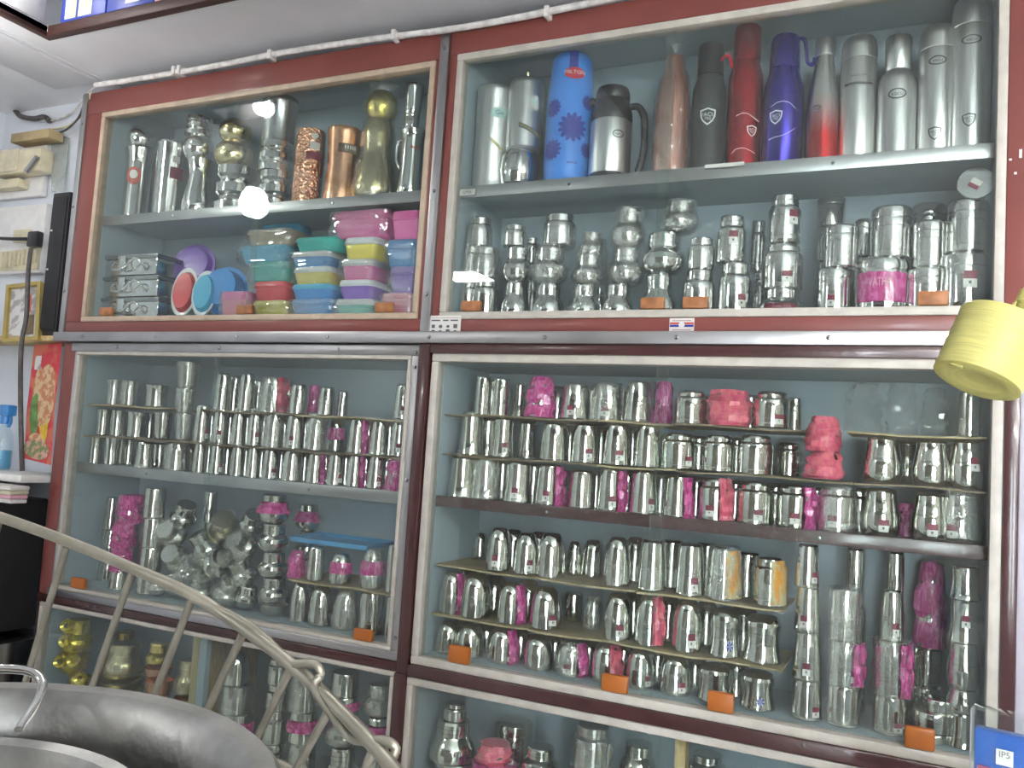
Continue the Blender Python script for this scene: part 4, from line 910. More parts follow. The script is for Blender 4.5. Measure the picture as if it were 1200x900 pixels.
# paper price strip on the shelf lip, marker note on the shelf corner, pink pack band, round lid
o = box('paper_strip', at(826, 190, .02).x, at(872, 190, .02).x, .022, .027, 2.163, 2.172, 'sticker_white'); tag(o, 'narrow white paper strip on the shelf under the black bottle', 'paper strip')
o = box('tape_note', at(538, 224, .02).x, at(556, 224, .02).x, .023, .029, 2.143, 2.160, 'sticker_white'); tag(o, 'taped note lettered in black on the flask shelf corner', 'note')
flat('note_lettering', text_bm('UMA', .013), (o.location.x, .0225, 2.151), (1, 0, 0), (0, 0, 1), 'print_grey', o)
def ware_named(name_, desc):
    for rn, L_ in ROWS.items():
        for X, Y, ob, d, lv in L_:
            if rn == name_ and desc(X, Y, ob, lv): return ob
c = ware_named('flask cabinet', lambda X, Y, ob, lv: lv[0] == 'bottom' and abs(X - fit(1005, 1063, 301, A0)[0]) < .01)
R_, H_ = c.scale[0], c.scale[2]
acp = math.atan2(-c.location.x, D + c.location.y)
hb = link('brand_band', shell('brand_band', DAB_B, 'magenta', a0=acp - 1.15, a1=acp + 1.0, z0=.16, z1=.70, grow=1.04, amp=.03, seed=3, na=14, nz=4), c)
tb = text_bm('VATHA', .24)
for v in tb.verts:
    a = acp - .1 + v.co.x; zz = .50 + v.co.z * .9
    v.co = (1.09 * math.sin(a), -1.09 * math.cos(a), zz)
link('band_lettering', finish(tb, 'band_lettering', 'pale_pink'), hb)
c = ware_named('flask cabinet', lambda X, Y, ob, lv: lv[0] == 'bottom' and abs(X - fit(888, 944, 338, A0)[0]) < .01)
acp = math.atan2(-c.location.x, D + c.location.y)
link('brand_band', shell('brand_band', SQUAT_B, 'sticker_maroon', a0=acp - .75, a1=acp + .65, z0=.06, z1=.34, grow=1.02, amp=.0, seed=3, na=12, nz=2), c)
tb = text_bm('Crown Gold', .16)
for v in tb.verts:
    a = acp + v.co.x * .9; v.co = (1.045 * math.sin(a), -1.045 * math.cos(a), .20 + v.co.z * 1.2)
link('band_lettering', finish(tb, 'band_lettering', 'pale_pink'), c)
p = at(1144, 214, .055)
bm = lathe_bm([(.036, 0), (.038, .002), (.036, .004), (0, .0045)], 28)
o = link('round_lid', finish(bm, 'round_lid', 'steel_dark', 40), None, (p.x, .06, p.z)); o.rotation_euler = (math.radians(82), 0, 0)
tag(o, 'flat round steel lid with a small sticker standing on the end canister', 'lid')
bm = bmesh.new(); addbox(bm, -.011, .011, -.008, .008, .0045, .0052)
for v in bm.verts: v.co = Matrix.Rotation(-.6, 3, 'Z') @ v.co
link('price_sticker', finish(bm, 'price_sticker', 'sticker_white'), o)
bm = bmesh.new(); addbox(bm, -.011, .011, -.014, -.005, .0048, .0055)
for v in bm.verts: v.co = Matrix.Rotation(-.6, 3, 'Z') @ v.co
link('price_sticker', finish(bm, 'price_sticker', 'sticker_maroon'), o)

# ------------------------------------------------------------------ copper and brass cabinet, upper shelf
VASE = [(.72, 0), (.9, .03), (1, .12), (.97, .25), (.8, .5), (.72, .7), (.74, .86), (.84, .97), (.86, 1), (0, 1)]
FLARED = [(.84, 0), (.88, .02), (.88, .06), (.84, .09), (.84, .8), (.9, .9), (.99, .985), (1.0, 1), (.95, 1), (0, .96)]
BALL = [(.6, 0), (.8, .12), (.97, .35), (1, .55), (.92, .78), (.7, .95), (.62, 1), (0, 1)]
NECKV = [(.7, 0), (.66, .2), (.72, .55), (.9, .9), (1, .97), (1, 1), (0, .98)]
STEP = [(1, 0), (1, .2), (.85, .26), (.8, .34), (.97, .42), (.97, .6), (.82, .68), (.82, .74), (.95, .8), (.95, .98), (0, 1)]
def one(name, x0, x1, yt, prof, m, label, cat, z=SH, ydep=.11, extra=()):
    return turned(name, x0, x1, yt, [('body', prof, m)] + list(extra), label, cat, None, z, ydep, 32)
r, X, R, H, ac = one('steel_jug', 141, 179, 174, FLARED, 'steel_bright', 'flare-mouthed steel jug with a red round badge on the copper shelf', 'jug')
wrapped('red_badge', polys_bm([ellipse(0, 0, .025, .032, 20)], 2), R * .84, H * .60, ac - .35, 'sticker_red', r, .001)
wrapped('badge_print', polys_bm([ellipse(0, .004, .014, .016, 16)], 1), R * .84, H * .60, ac - .35, 'sticker_white', r, .002)
one('steel_pot', 150, 186, 148, BALL, 'steel_bright', 'small dark steel pot perched on the flare-mouthed jug', 'pot', z=SH + H)
r, X, R, H, ac = one('steel_canister', 180, 216, 165, [(.95, 0), (1, .01), (1, .93), (1.03, .95), (1.03, .98), (.9, 1), (0, 1)], 'steel_bright', 'plain tall steel canister with maroon sticker beside the flare-mouthed jug', 'canister', ydep=.10)
wrapped('brand_sticker', polys_bm([rect(-.02, .028, -.02, .02)], 2), R, H * .56, ac + .35, 'sticker_maroon', r, .001)
wrapped('price_sticker', polys_bm([rect(-.012, .012, -.011, .011)], 1), R, H * .74, ac + .3, 'sticker_white', r, .001)
r, X, R, H, ac = one('steel_vase', 214, 252, 186, VASE, 'steel_bright', 'curvy steel vase at the foot of a three piece pile', 'vase'); z_ = SH + H
r, X, R, H, ac = one('steel_ball_pot', 216, 253, 157, BALL, 'steel_bright', 'round steel pot on top of the curvy vase', 'pot', z=z_); z_ += H
one('steel_goblet', 219, 252, 136, STEP, 'steel_bright', 'ridged steel cup crowning the vase pile', 'cup', z=z_)
r, X, R, H, ac = one('steel_ball_pot', 252, 302, 194, STEP, 'steel_bright', 'ridged steel jar under the pale brass balls', 'jar', ydep=.12); z_ = SH + H
r, X, R, H, ac = one('brass_ball_pot', 252, 300, 164, BALL, 'gold_pale', 'lower of two pale brass ball pots', 'pot', z=z_, ydep=.12); z_ += H
one('brass_ball_pot', 258, 298, 139, BALL, 'gold_pale', 'upper of two pale brass ball pots', 'pot', z=z_, ydep=.12)
r, X, R, H, ac = one('steel_jar', 303, 345, 200, STEP, 'steel_bright', 'stepped steel jar at the foot of the tall jar pile', 'jar'); z_ = SH + H
r, X, R, H, ac = one('steel_jar', 304, 346, 165, STEP, 'steel_bright', 'stepped steel jar in the middle of the tall jar pile', 'jar', z=z_); z_ += H
one('steel_canister', 307, 350, 113, [(.9, 0), (.94, .02), (.94, .8), (1.02, .86), (1.04, .95), (.98, 1), (0, 1)], 'steel_dark', 'dark steel canister topping the tall jar pile', 'canister', z=z_)
r, X, R, H, ac = one('copper_tumbler', 343, 379, 151, [(.95, 0), (1, .01), (1, .95), (.97, .99), (0, .99)], 'copper_hammered', 'hammered copper pot with heart and maroon stickers', 'copper pot', ydep=.10)
wrapped('maroon_sticker', polys_bm([rect(-.025, .025, -.012, .012)], 2), R, H * .63, ac + .3, 'sticker_maroon', r, .001)
wrapped('price_sticker', polys_bm([rect(-.016, .016, -.012, .012)], 1), R, H * .76, ac + .3, 'sticker_white', r, .001)
wrapped('heart_sticker', polys_bm([[(0, -.012), (.012, .002), (.007, .010), (0, .006), (-.007, .010), (-.012, .002)]], 1), R, H * .88, ac + .25, 'sticker_white', r, .001)
r, X, R, H, ac = one('copper_tumbler', 379, 423, 149, [(.97, 0), (.99, .02), (.93, .25), (.88, .45), (.90, .7), (.97, .92), (1, .96), (.97, .99), (0, .99)], 'copper', 'smooth copper pot with a slim waist and dark lettered label', 'copper pot')
wrapped('dark_label', polys_bm([rect(-.03, .03, -.014, .014)], 3), R * .9, H * .70, ac + .25, 'card_dark', r, .003)
wrapped('label_print', polys_bm([rect(-.004 + k_ * .007, .0 + k_ * .007, -.006, .006) for k_ in range(-1, 4)], 1), R * .9, H * .71, ac + .25, 'sticker_white', r, .005)
r, X, R, H, ac = one('brass_pot', 413, 468, 138, [(.82, 0), (.9, .02), (1, .12), (.98, .22), (.84, .42), (.66, .56), (.62, .66), (.70, .80), (.66, .92), (.55, 1), (0, 1)], 'gold_pale', 'film wrapped brass water pot with bulging foot beside the copper pots', 'brass pot'); z_ = SH + H
b = link('clear_bag', shell('clear_bag', [(.9, 0), (1, .12), (.84, .42), (.68, .6), (.7, .8), (.6, 1)], 'clear_bag', amp=.12, seed=8, grow=1.07), r); b.scale = (R, R, H)
r, X, R, H, ac = one('brass_kalash', 429, 469, 106, BALL, 'gold_foil', 'small bright golden pot wrapped in film on the brass water pot', 'brass pot', z=z_)
b = link('clear_bag', shell('clear_bag', BALL, 'clear_bag', amp=.2, seed=9, grow=1.1, z1=1.25), r); b.scale = (R, R, H)
r, X, R, H, ac = one('steel_jug', 466, 499, 152, [(.95, 0), (1, .02), (.95, .2), (.88, .6), (.86, .85), (.95, .97), (1, 1), (0, .98)], 'steel_bright', 'steel jug with handle next to the cover strip', 'jug', ydep=.095); z_ = SH + H
tube('handle', [Vector((X - R * k, .09, SH + H * q)) for k, q in ((.85, .88), (1.3, .85), (1.35, .6), (.95, .45))], .004, 'steel_bright', r)
wrapped('brand_lettering', text_bm('Asha', .016), R * .88, H * .72, ac + .2, 'sticker_red', r, .003)
one('steel_tumbler', 473, 497, 98, GLASSUP, 'steel_bright', 'ribbed steel glass standing in the jug by the cover strip', 'tumbler', z=z_, ydep=.095)

# --- steel drawer boxes and plastic lunch boxes
for i, (x0, x1, y0, y1) in enumerate(((113, 187, 338, 369), (111, 187, 307, 338), (115, 187, 273, 306))):
    a, b_ = at(x0, y1, .06), at(x1, y1, .06); a.x = max(a.x, -2.562); z0 = A0 + .075 * i; z1 = z0 + .071
    r = empty('steel_box', ((a.x + b_.x) / 2, .06, z0), ['lowest', 'middle', 'topmost'][i] + ' of three stacked steel boxes with latch handles beside the purple plate', 'steel box', 'stacked steel boxes')
    box('body', a.x, b_.x, .05, .24, z0, z1 - .014, 'steel_bright', r, .004)
    box('lid', a.x - .003, b_.x + .003, .046, .243, z1 - .014, z1, 'steel_dark', r, .003)
    cx = (a.x + b_.x) / 2
    box('latch', cx - .055, cx - .02, .042, .05, z0 + .012, z1 - .004, 'steel_bright', r, .003)
    tube('handle', [(cx - .075, .048, z0 + .045), (cx - .07, .03, z0 + .02), (cx - .04, .026, z0 + .014), (cx - .01, .03, z0 + .02), (cx - .005, .048, z0 + .045)], .004, 'steel_bright', r)
    tube('handle', [(cx + .02, .048, z0 + .015), (cx + .025, .03, z0 + .04), (cx + .05, .026, z0 + .05), (cx + .075, .03, z0 + .035), (cx + .08, .048, z0 + .015)], .004, 'steel_bright', r)
def lunch(x0, x1, zb, h, col, lid, label, y0=.05, dep=.12, wrap=False):
    """a plastic lunch box: tapered tub, lid with overhanging rim"""
    X0, X1 = x_for(x0, y0, zb + h / 2), x_for(x1, y0, zb + h / 2)
    cx, cy = (X0 + X1) / 2, y0 + dep / 2; hx, hy = (X1 - X0) / 2 * .97, dep / 2
    r = empty('lunch_box', (cx, cy, zb), label, 'lunch box', 'plastic lunch boxes in the copper cabinet')
    def tub(n_, z0, z1, s0, s1, m):
        bm = bmesh.new(); rows = []
        for z, s in ((z0, s0 * .94), (z0 + .004, s0), (z1 - .003, s1), (z1, s1 * .97)):
            row_ = []
            for k in range(24):
                t = 2 * math.pi * k / 24; cc, ss = math.cos(t), math.sin(t)
                row_.append(bm.verts.new((hx * s * math.copysign(abs(cc) ** .35, cc), hy * s * math.copysign(abs(ss) ** .35, ss), z)))
            rows.append(row_)
        for p, q in zip(rows, rows[1:]):
            for k in range(24): bm.faces.new((p[k], p[(k + 1) % 24], q[(k + 1) % 24], q[k]))
        bm.faces.new(rows[0][::-1]); bm.faces.new(rows[-1])
        return link(n_, finish(bm, n_, m, 40), r)
    tub('tub', 0, h * .72, .84, .96, 'plastic_' + col); tub('lid', h * .70, h * .99, 1.0, .97, 'plastic_' + lid)
    tub('rim', h * .66, h * .73, 1.02, 1.02, 'plastic_' + lid)
    if wrap:
        prof = [(1, 0), (1, 1)]; bmm = shell('clear_bag', prof, 'clear_bag', amp=.12, seed=int(x0), grow=1.06, z0=.02, z1=.98, na=24, nz=7)
        o = link('clear_bag', bmm, r)
        for v in o.data.vertices:
            t = math.atan2(v.co.y, v.co.x); q = math.hypot(v.co.x, v.co.y); cc, ss = math.cos(t), math.sin(t)
            v.co = (hx * q * math.copysign(abs(cc) ** .35, cc), hy * q * math.copysign(abs(ss) ** .35, ss), v.co.z * h)
def column(items, y0=.05, dep=.12):
    zb = A0
    for x0, x1, yt, col, lid, lab, wr in items:
        X = x_for((x0 + x1) / 2, y0, zb); h = z_for(yt, X, y0) - zb
        lunch(x0, x1, zb, h, col, lid, lab, y0, dep, wr); zb += h
column([(292, 335, 352, 'yellow', 'yellow', 'yellow lunch box at the foot of the red and teal column', True), (293, 335, 329, 'red', 'red', 'red lunch box on the yellow one', False), (289, 335, 306, 'teal', 'teal', 'teal lunch box on the red one, under the wide teal one', True), (276, 336, 287, 'sky', 'sky', 'wide blue green box under the tan bundle', True), (284, 340, 268, 'tan', 'tan', 'tan and white bundle in film on top of the teal boxes', True)])
column([(336, 390, 350, 'blue', 'blue', 'bottom blue lunch box of the column beside the red one', True), (337, 388, 332, 'blue', 'sky', 'second blue lunch box under the yellow one', False), (339, 387, 312, 'yellow', 'white', 'pale yellow lunch box between the blue ones', True), (337, 386, 294, 'blue', 'white', 'blue box with shiny clear lid under the teal slab', True), (341, 397, 277, 'teal', 'teal', 'long teal box topping the blue and yellow column', False)])
column([(389, 435, 350, 'mint', 'white', 'mint lunch box with white lid at the column foot', True), (393, 436, 327, 'purple', 'white', 'purple lunch box with white lid above the mint one', False), (396, 437, 303, 'pink', 'white', 'pink lunch box with white lid under the yellow one', True), (399, 441, 277, 'yellow', 'white', 'yellow lunch box with white lid under the pink tray', False), (384, 452, 246, 'pink', 'pink', 'long pink tray box in film topping the white lidded column', True)])
column([(443, 482, 343, 'rose', 'rose', 'rose red lunch box beside the wooden grip by the cover strip', True), (453, 486, 312, 'purple', 'purple', 'purple tub in film above the rose red box', True), (449, 488, 280, 'blue', 'blue', 'blue lunch box in film below the pink tub', True), (455, 491, 246, 'pink', 'pink', 'pink tub topping the column by the cover strip', False)])
column([(256, 288, 341, 'rose', 'pink', 'small rose and pink box in front of the blue dome', True)], .045, .06)
column([(300, 345, 300, 'blue', 'sky', 'blue box pushed behind the teal boxes', False), (302, 350, 262, 'sky', 'sky', 'dusky blue box behind the tan bundle', False)], .19, .08)
def plate(px, py, a, b, Y, col, rim, lab, lean=.25, dome=.018):
    """a moulded plate standing on edge, leaning back"""
    p = at(px, py, Y); p.z = max(p.z, A0 + .004 + b * math.cos(lean))
    prof = [(0, dome), (.5, dome), (.75, dome * .8), (.86, 0), (.97, 0), (1.0, .003), (1.0, .008), (.95, .008), (.84, .006), (.72, dome + .005), (0, dome + .006)]
    bm = bmesh.new(); lathe_bm(prof, 32, bm, cap=False)
    for f in bm.faces:
        if math.hypot(*f.calc_center_median()[:2]) > .82: f.material_index = 1
    for v in bm.verts: v.co = (v.co.x * a, v.co.y * b, v.co.z)
    o = link('plastic_plate', finish(bm, 'plastic_plate', ['plastic_' + col, 'plastic_' + rim], 50), None, p); o.rotation_euler = (math.radians(90) - lean, 0, .3)
    tag(o, lab, 'plate', 'plastic plates in the copper cabinet')
plate(228, 312, .080, .080, .19, 'purple', 'purple', 'round purple plate leaning behind the red and blue ones', .2)
plate(217, 347, .045, .085, .075, 'red', 'white', 'red oval plate with pale rim leaning beside the steel boxes', .15)
plate(240, 350, .042, .078, .07, 'sky', 'white', 'pale blue oval plate leaning beside the red one', .15)
plate(266, 342, .075, .085, .13, 'blue', 'blue', 'blue domed plate behind the small rose box', .15, .05)

# ------------------------------------------------------------------ clear bags lying on the top card, pink flyer bits
for x0, x1, yt in ((990, 1035, 446), (1036, 1078, 444), (1079, 1112, 452)):
    X, Y, R, H = fit(x0, x1, yt, Z3, 'f'); R *= .8
    o = link('plastic_bag', shell('plastic_bag', [(1, 0), (1, .6), (.7, 1)], 'thin_film', amp=.45, seed=int(x0), grow=.95), None, (X, Y, Z3 + .002)); o.scale = (R, R, H * .92)
    tag(o, 'empty crinkled clear plastic bag on the top card of the maroon cabinet', 'plastic bag', 'clear bags in the maroon cabinet')

# ------------------------------------------------------------------ stickers on the frames
def card(name, x0, x1, y0, y1, Y, m, label, cat):
    a, b = at(x0, y0, Y), at(x1, y1, Y); lo, hi = min(a.z, b.z), max(a.z, b.z)
    o = box(name, a.x, b.x, Y - .0012, Y + .0008, lo, hi, m); tag(o, label, cat)
    return o, a.x, b.x, lo, hi
o, xa, xb, za, zb = card('printed_sticker', 504, 539, 370, 392, -.0055, 'sticker_white', 'white printed sticker with tiny pictures on the red rail by the cover strip', 'sticker')
y_ = -.0072; Lx, Lz = xb - xa, zb - za
for xa_, wa_ in ((.21, .14), (.53, .09), (.80, .12)): flat('headline_print', polys_bm([rect(-Lx * wa_, Lx * wa_, -.0019, .0019)], 0), (xa + Lx * xa_, y_, zb - Lz * .26), (1, 0, 0), (0, 0, 1), 'print_grey', o)
flat('thin_line', polys_bm([rect(-Lx * .44, Lx * .44, -.0004, .0004)], 0), (xa + Lx * .5, y_, zb - Lz * .13), (1, 0, 0), (0, 0, 1), 'sticker_maroon', o)
for i in range(4):
    for j in range(2):
        s = .0052 + .001 * ((i + j) % 2)
        flat('tiny_picture', polys_bm([ellipse(0, 0, s, s * .8, 10) if (i + j) % 3 else rect(-s, s, -s * .8, s)], 0), (xa + Lx * (.14 + .235 * i), y_, zb - Lz * (.58 + .27 * j)), (1, 0, 0), (0, 0, 1), 'print_grey', o)
o, xa, xb, za, zb = card('printed_sticker', 785, 813, 373, 391, -.0055, 'sticker_white', 'small white sticker with red and blue bands on the red rail', 'sticker')
Lx, Lz = xb - xa, zb - za
flat('red_band', polys_bm([rect(-Lx * .48, Lx * .48, -Lz * .07, Lz * .07)], 0), (xa + Lx * .5, y_, zb - Lz * .34), (1, 0, 0), (0, 0, 1), 'sticker_red', o)
flat('blue_band', polys_bm([rect(-Lx * .48, Lx * .48, -Lz * .07, Lz * .07)], 0), (xa + Lx * .5, y_, zb - Lz * .50), (1, 0, 0), (0, 0, 1), 'flower_blue', o)
flat('round_mark', polys_bm([ellipse(0, 0, Lz * .2, Lz * .2, 14)], 0), (xa + Lx * .5, y_ - .0004, zb - Lz * .44), (1, 0, 0), (0, 0, 1), 'plastic_white', o)
for k in (.17, .76): flat('small_print', polys_bm([rect(-Lx * .38, Lx * .38, -.0006, .0006)], 0), (xa + Lx * .5, y_, zb - Lz * k), (1, 0, 0), (0, 0, 1), 'sticker_maroon', o)
for i, (px, py, l) in enumerate(((1196, 180, .018), (1190, 203, .005), (1184, 187, .004), (1179, 130, .005))):
    p = at(px, py, -.0045); o = box('paint_fleck', p.x - .0025, p.x + .0025, -.0052, -.0042, p.z - l / 2, p.z + l / 2, 'print_white', UR)

# ------------------------------------------------------------------ cables
cab = [at(112, 100, -.02), at(190, 88, -.022), at(260, 76, -.02), at(330, 62, -.022), at(430, 47, -.02), at(530, 34, -.022), at(600, 22, -.02), at(680, 6, -.022), at(760, -10, -.02), at(950, -40, -.02)]
o = tube('white_cable', cab, .0095, 'cable_white'); tag(o, 'lumpy white cable run clipped along the top of the red frames', 'cable')
for px, py in ((206, 83), (212, 82), (318, 64), (463, 41), (642, 14)):
    p = at(px, py, -.022); box('cable_clip', p.x - .007, p.x + .007, -.036, -.004, p.z - .018, p.z + .012, 'cable_white', o, .002)
tw = [(at(118, 98, -.01), at(100, 112, .05), at(88, 128, .1), at(70, 139, .115), at(48, 142, .115)), (at(106, 109, -.045), at(104, 122, .03), at(93, 138, .085), at(78, 148, .10), at(62, 151, .115)), (at(100, 118, .03), at(92, 138, .07), at(76, 153, .09), at(62, 157, .11))]
for i, t in enumerate(tw):
    o = tube('thin_wire', t, .004, ('cable_white', 'cream', 'cable_dark')[i]); tag(o, ('white', 'yellowish', 'dark')[i] + ' thin wire drooping from the cabinet corner to the wall', 'wire')
o = tube('taped_joint', [at(17, 128, .12), at(24, 136, .11), at(40, 139, .11), at(52, 137, .11), at(58, 142, .11)], .010, 'cable_dark'); tag(o, 'dark taped wire joint on the wall below the ceiling', 'wire')
o = tube('dark_cable', [at(36, 292, .03), at(33, 320, -.01), at(31, 370, -.045), at(25, 405, -.05), at(24, 470, -.045), at(26, 552, -.03)], .008, 'cable_dark'); tag(o, 'dark cable hanging from the plug past the picture frame', 'cable')

# ------------------------------------------------------------------ things on the side wall
def wbox(name, x0, x1, y0, y1, Y0, Y1, m, parent=None, bev=.003):
    a, b = at(x0, y1, Y0), at(x1, y0, Y0)
    return box(name, a.x, b.x, Y0, Y1, min(a.z, b.z), max(a.z, b.z), m, parent, bev)
p = at(26, 320, .11)
o = empty('switch_board', (p.x, .12, p.z), 'white wooden switch board with cream switches and sockets on the pale wall', 'switch board')
wbox('upper_board', -20, 55, 168, 236, .105, .128, 'board_white', o); wbox('lower_board', -20, 55, 238, 322, .10, .128, 'board_white', o)
for i in range(9):
    wbox('switch', -1 + i * 5.0, 3.2 + i * 5.0, 295 - i * .7, 314 - i * .9, .082, .102, 'cream', o, .002)
wbox('switch_plate', -4, 46, 292, 318, .094, .101, 'cream', o)
wbox('socket', 14, 34, 268, 284, .085, .101, 'cream', o)
p = at(12, 210, .05)
o = empty('meter_box', (p.x, .07, p.z), 'cream breaker box with a dark window and lever under the cardboard', 'breaker box')
wbox('casing', -10, 48, 172, 206, .045, .104, 'cream', o, .006); wbox('dark_window', 8, 16, 180, 193, .042, .047, 'print_grey', o, .001)
wbox('front_cover', -10, 22, 174, 203, .038, .05, 'cream', o, .003)
tube('lever', [at(31, 201, .035), at(44, 184, .035)], .010, 'steel_dark', o); wbox('lower_casing', -10, 22, 208, 222, .06, .104, 'cream', o, .004)
p = at(30, 166, .06)
o = wbox('cardboard_flap', 12, 58, 150, 167, .04, .10, 'cardboard', None, .002); tag(o, 'folded brown cardboard piece lying over the breaker box', 'cardboard')
o = wbox('plug', 30, 44, 270, 289, .055, .084, 'black_plastic', None, .006); tag(o, 'black plug pushed into the cream socket', 'plug')
tube('cord_end', [at(-4, 279, .06), at(14, 280, .055), at(31, 280, .07)], .007, 'black_plastic', o)
g = [at(60, 225, .09), at(74, 225, .10), at(81, 161, .125), at(60, 155, .115)]
bm = bmesh.new(); c0 = g[0].copy()
fr = [bm.verts.new(v - c0) for v in g]; bk = [bm.verts.new(v - c0 + Vector((0, .004, 0))) for v in g]
bm.faces.new(fr); bm.faces.new(bk[::-1])
for i in range(4): bm.faces.new((fr[i], bk[i], bk[(i + 1) % 4], fr[(i + 1) % 4]))
glassmat('dusty_glass', (.8, .84, .82), base=.02, haze=.3)
tag(link('glass_sheet', finish(bm, 'glass_sheet', 'dusty_glass'), None, c0), 'dusty glass offcut leaning on the wall behind the tall black speaker', 'glass sheet')
# speaker column on the ledge
ld = box('wall_ledge', XL + .005, -2.70, -.01, .13, 1.725, 1.745, 'wood_post', None, .003); tag(ld, 'narrow worn wooden ledge under the tall black speaker', 'ledge')
a, b = at(55, 398, .0), at(75, 398, .0)
sp = empty('speaker_column', ((a.x + b.x) / 2 - .01, .06, 1.745), 'tall narrow black speaker standing on the wall ledge', 'speaker')
box('cabinet', -2.805, -2.715, .0, .125, 1.745, 2.262, 'black_plastic', sp, .006)
box('grille', -2.797, -2.723, -.004, .001, 1.765, 2.245, 'black_matte', sp, .002)
for z in (2.12, 1.98): box('badge', -2.79, -2.782, -.006, -.003, z, z + .006, 'print_white', sp)
# gilt picture, leaning on the ledge
P4 = [at(6, 403, -.015), at(48, 400, -.015), at(52, 326, .07), at(11, 336, .07)]
c0 = P4[0].lerp(P4[1], .5); pf = empty('picture_frame', c0, 'small gilt picture frame leaning on the ledge before the switch board', 'picture frame')
ux = (P4[1] - P4[0]).normalized(); uz = (P4[3] - P4[0]).normalized(); un = ux.cross(uz).normalized(); Wd = (P4[1] - P4[0]).length; Hd = (P4[3] - P4[0]).length
def slab(name, x0, x1, z0, z1, n0, n1, m):
    bm = bmesh.new(); addbox(bm, x0, x1, n0, n1, z0, z1)
    for v in bm.verts: v.co = (P4[0] - c0) + ux * v.co.x + uz * v.co.z + un * v.co.y
    return link(name, finish(bm, name, m), pf)
fw = .017
slab('frame_side', 0, fw, 0, Hd, -.004, .014, 'gold_frame'); slab('frame_side', Wd - fw, Wd, 0, Hd, -.004, .014, 'gold_frame'); slab('frame_side', fw, Wd - fw, 0, fw, -.004, .014, 'gold_frame'); slab('frame_side', fw, Wd - fw, Hd - fw, Hd, -.004, .014, 'gold_frame')
slab('print', fw, Wd - fw, fw, Hd - fw, -.002, .003, 'photo_print')
slab('printed_figure', Wd * .55, Wd * .8, fw * 2, Hd * .45, .003, .004, 'card_dark'); slab('printed_figure', Wd * .62, Wd * .7, Hd * .5, Hd * .8, .003, .004, 'sticker_red')
# poster (a curling calendar sheet)
def sheetpt(u, v):                      # u across, v down
    tl, tr, bl, br = (40, 404), (73, 402), (25, 537), (57, 545)
    px = (tl[0] * (1 - u) + tr[0] * u) * (1 - v) + (bl[0] * (1 - u) + br[0] * u) * v; py = (tl[1] * (1 - u) + tr[1] * u) * (1 - v) + (bl[1] * (1 - u) + br[1] * u) * v
    if v > .6: px += 3 * math.sin((v - .6) * 3)
    return at(px, py, .02 - .03 * v * v + .015 * math.sin(3 * u) * v)
po = empty('wall_poster', sheetpt(.5, 1), 'curling red calendar poster with green and yellow robed figures and flowers', 'poster')
def psheet(name, u0, u1, v0, v1, m, lift, shape=None):
    bm = bmesh.new(); n, k = 6, 12
    if shape is None:
        G = [[bm.verts.new(sheetpt(u0 + (u1 - u0) * i / n, v0 + (v1 - v0) * j / k) - po.location + Vector((0, -lift, 0))) for i in range(n + 1)] for j in range(k + 1)]
        for j in range(k):
            for i in range(n): bm.faces.new((G[j][i], G[j][i + 1], G[j + 1][i + 1], G[j + 1][i]))
    else:
        cu, cv, a, b_ = shape
        for u, v in ellipse(cu, cv, a, b_, 18): bm.verts.new(sheetpt(u, v) - po.location + Vector((0, -lift, 0)))
        bm.faces.new(bm.verts[:])
    return link(name, finish(bm, name, m, 60), po)
psheet('paper', 0, 1, 0, 1, 'poster_red', 0)
for a in ((.62, .45, .34, .28, 'poster_cream'), (.32, .42, .16, .24, 'poster_cream'), (.30, .58, .17, .22, 'poster_green'), (.66, .66, .15, .19, 'poster_yellow'), (.36, .30, .10, .07, 'poster_flowers'), (.62, .40, .09, .06, 'poster_flowers'), (.45, .90, .46, .085, 'poster_flowers'), (.45, .82, .30, .06, 'poster_cream')):
    psheet('printed_figure', 0, 0, 0, 0, a[4], .001 + .0006 * (a[1] * 3), a[:4])
psheet('photo_inset', .12, .34, .10, .22, 'photo_print', .002)
# spray bottle
p = at(0, 552, .04)
sb = empty('spray_bottle', (p.x, .04, 1.262), 'clear spray bottle of teal liquid with a blue trigger head', 'spray bottle')
link('bottle', lathe('bottle', [(.030, 0), (.034, .01), (.034, .10), (.030, .13), (.016, .155), (.014, .17)], 'clear_bottle', 20), sb)
link('liquid', lathe('liquid', [(.028, .004), (.031, .012), (.031, .07), (0, .07)], 'plastic_sky', 20), sb)
link('trigger_neck', lathe('trigger_neck', [(.017, .165), (.018, .19), (.014, .20), (0, .20)], 'plastic_blue', 16), sb)
box('trigger_head', p.x - .02, p.x + .035, .022, .058, 1.262 + .195, 1.262 + .235, 'plastic_blue', sb, .006)
tube('trigger', [(p.x + .025, .04, 1.262 + .2), (p.x + .03, .04, 1.262 + .175), (p.x + .02, .04, 1.262 + .155)], .006, 'plastic_blue', sb)
# ledge with pads, black box
ld = box('side_shelf', XL + .005, -2.70, -.08, .13, 1.235, 1.26, 'board_white', None, .003); tag(ld, 'pale side shelf carrying the spray bottle above the black box', 'shelf')
for i in range(4):
    q = at(31 - i, 566 + i * 3.5, -.10)
    o = box('paper_pad', XL + .01 + .01 * i, q.x, -.155 + .004 * i, -.085, 1.172 + .0145 * (3 - i), 1.1852 + .0145 * (3 - i), ('sticker_white', 'cream', 'pale_pink', 'sticker_white')[i], None, .003)
    tag(o, ('topmost white paper pad', 'cream paper pad second', 'pinkish paper pad third', 'lowest white paper pad')[i] + ' in the pile on the black box', 'paper pad', 'paper pads')
a = at(55, 700, -.16)
bx = empty('black_box', (-3.02, -.02, .70), 'large black speaker box below the side shelf', 'speaker')
box('casing', XL + .01, at(52, 640, .10).x, -.16, .10, .72, 1.172, 'black_matte', bx, .008)
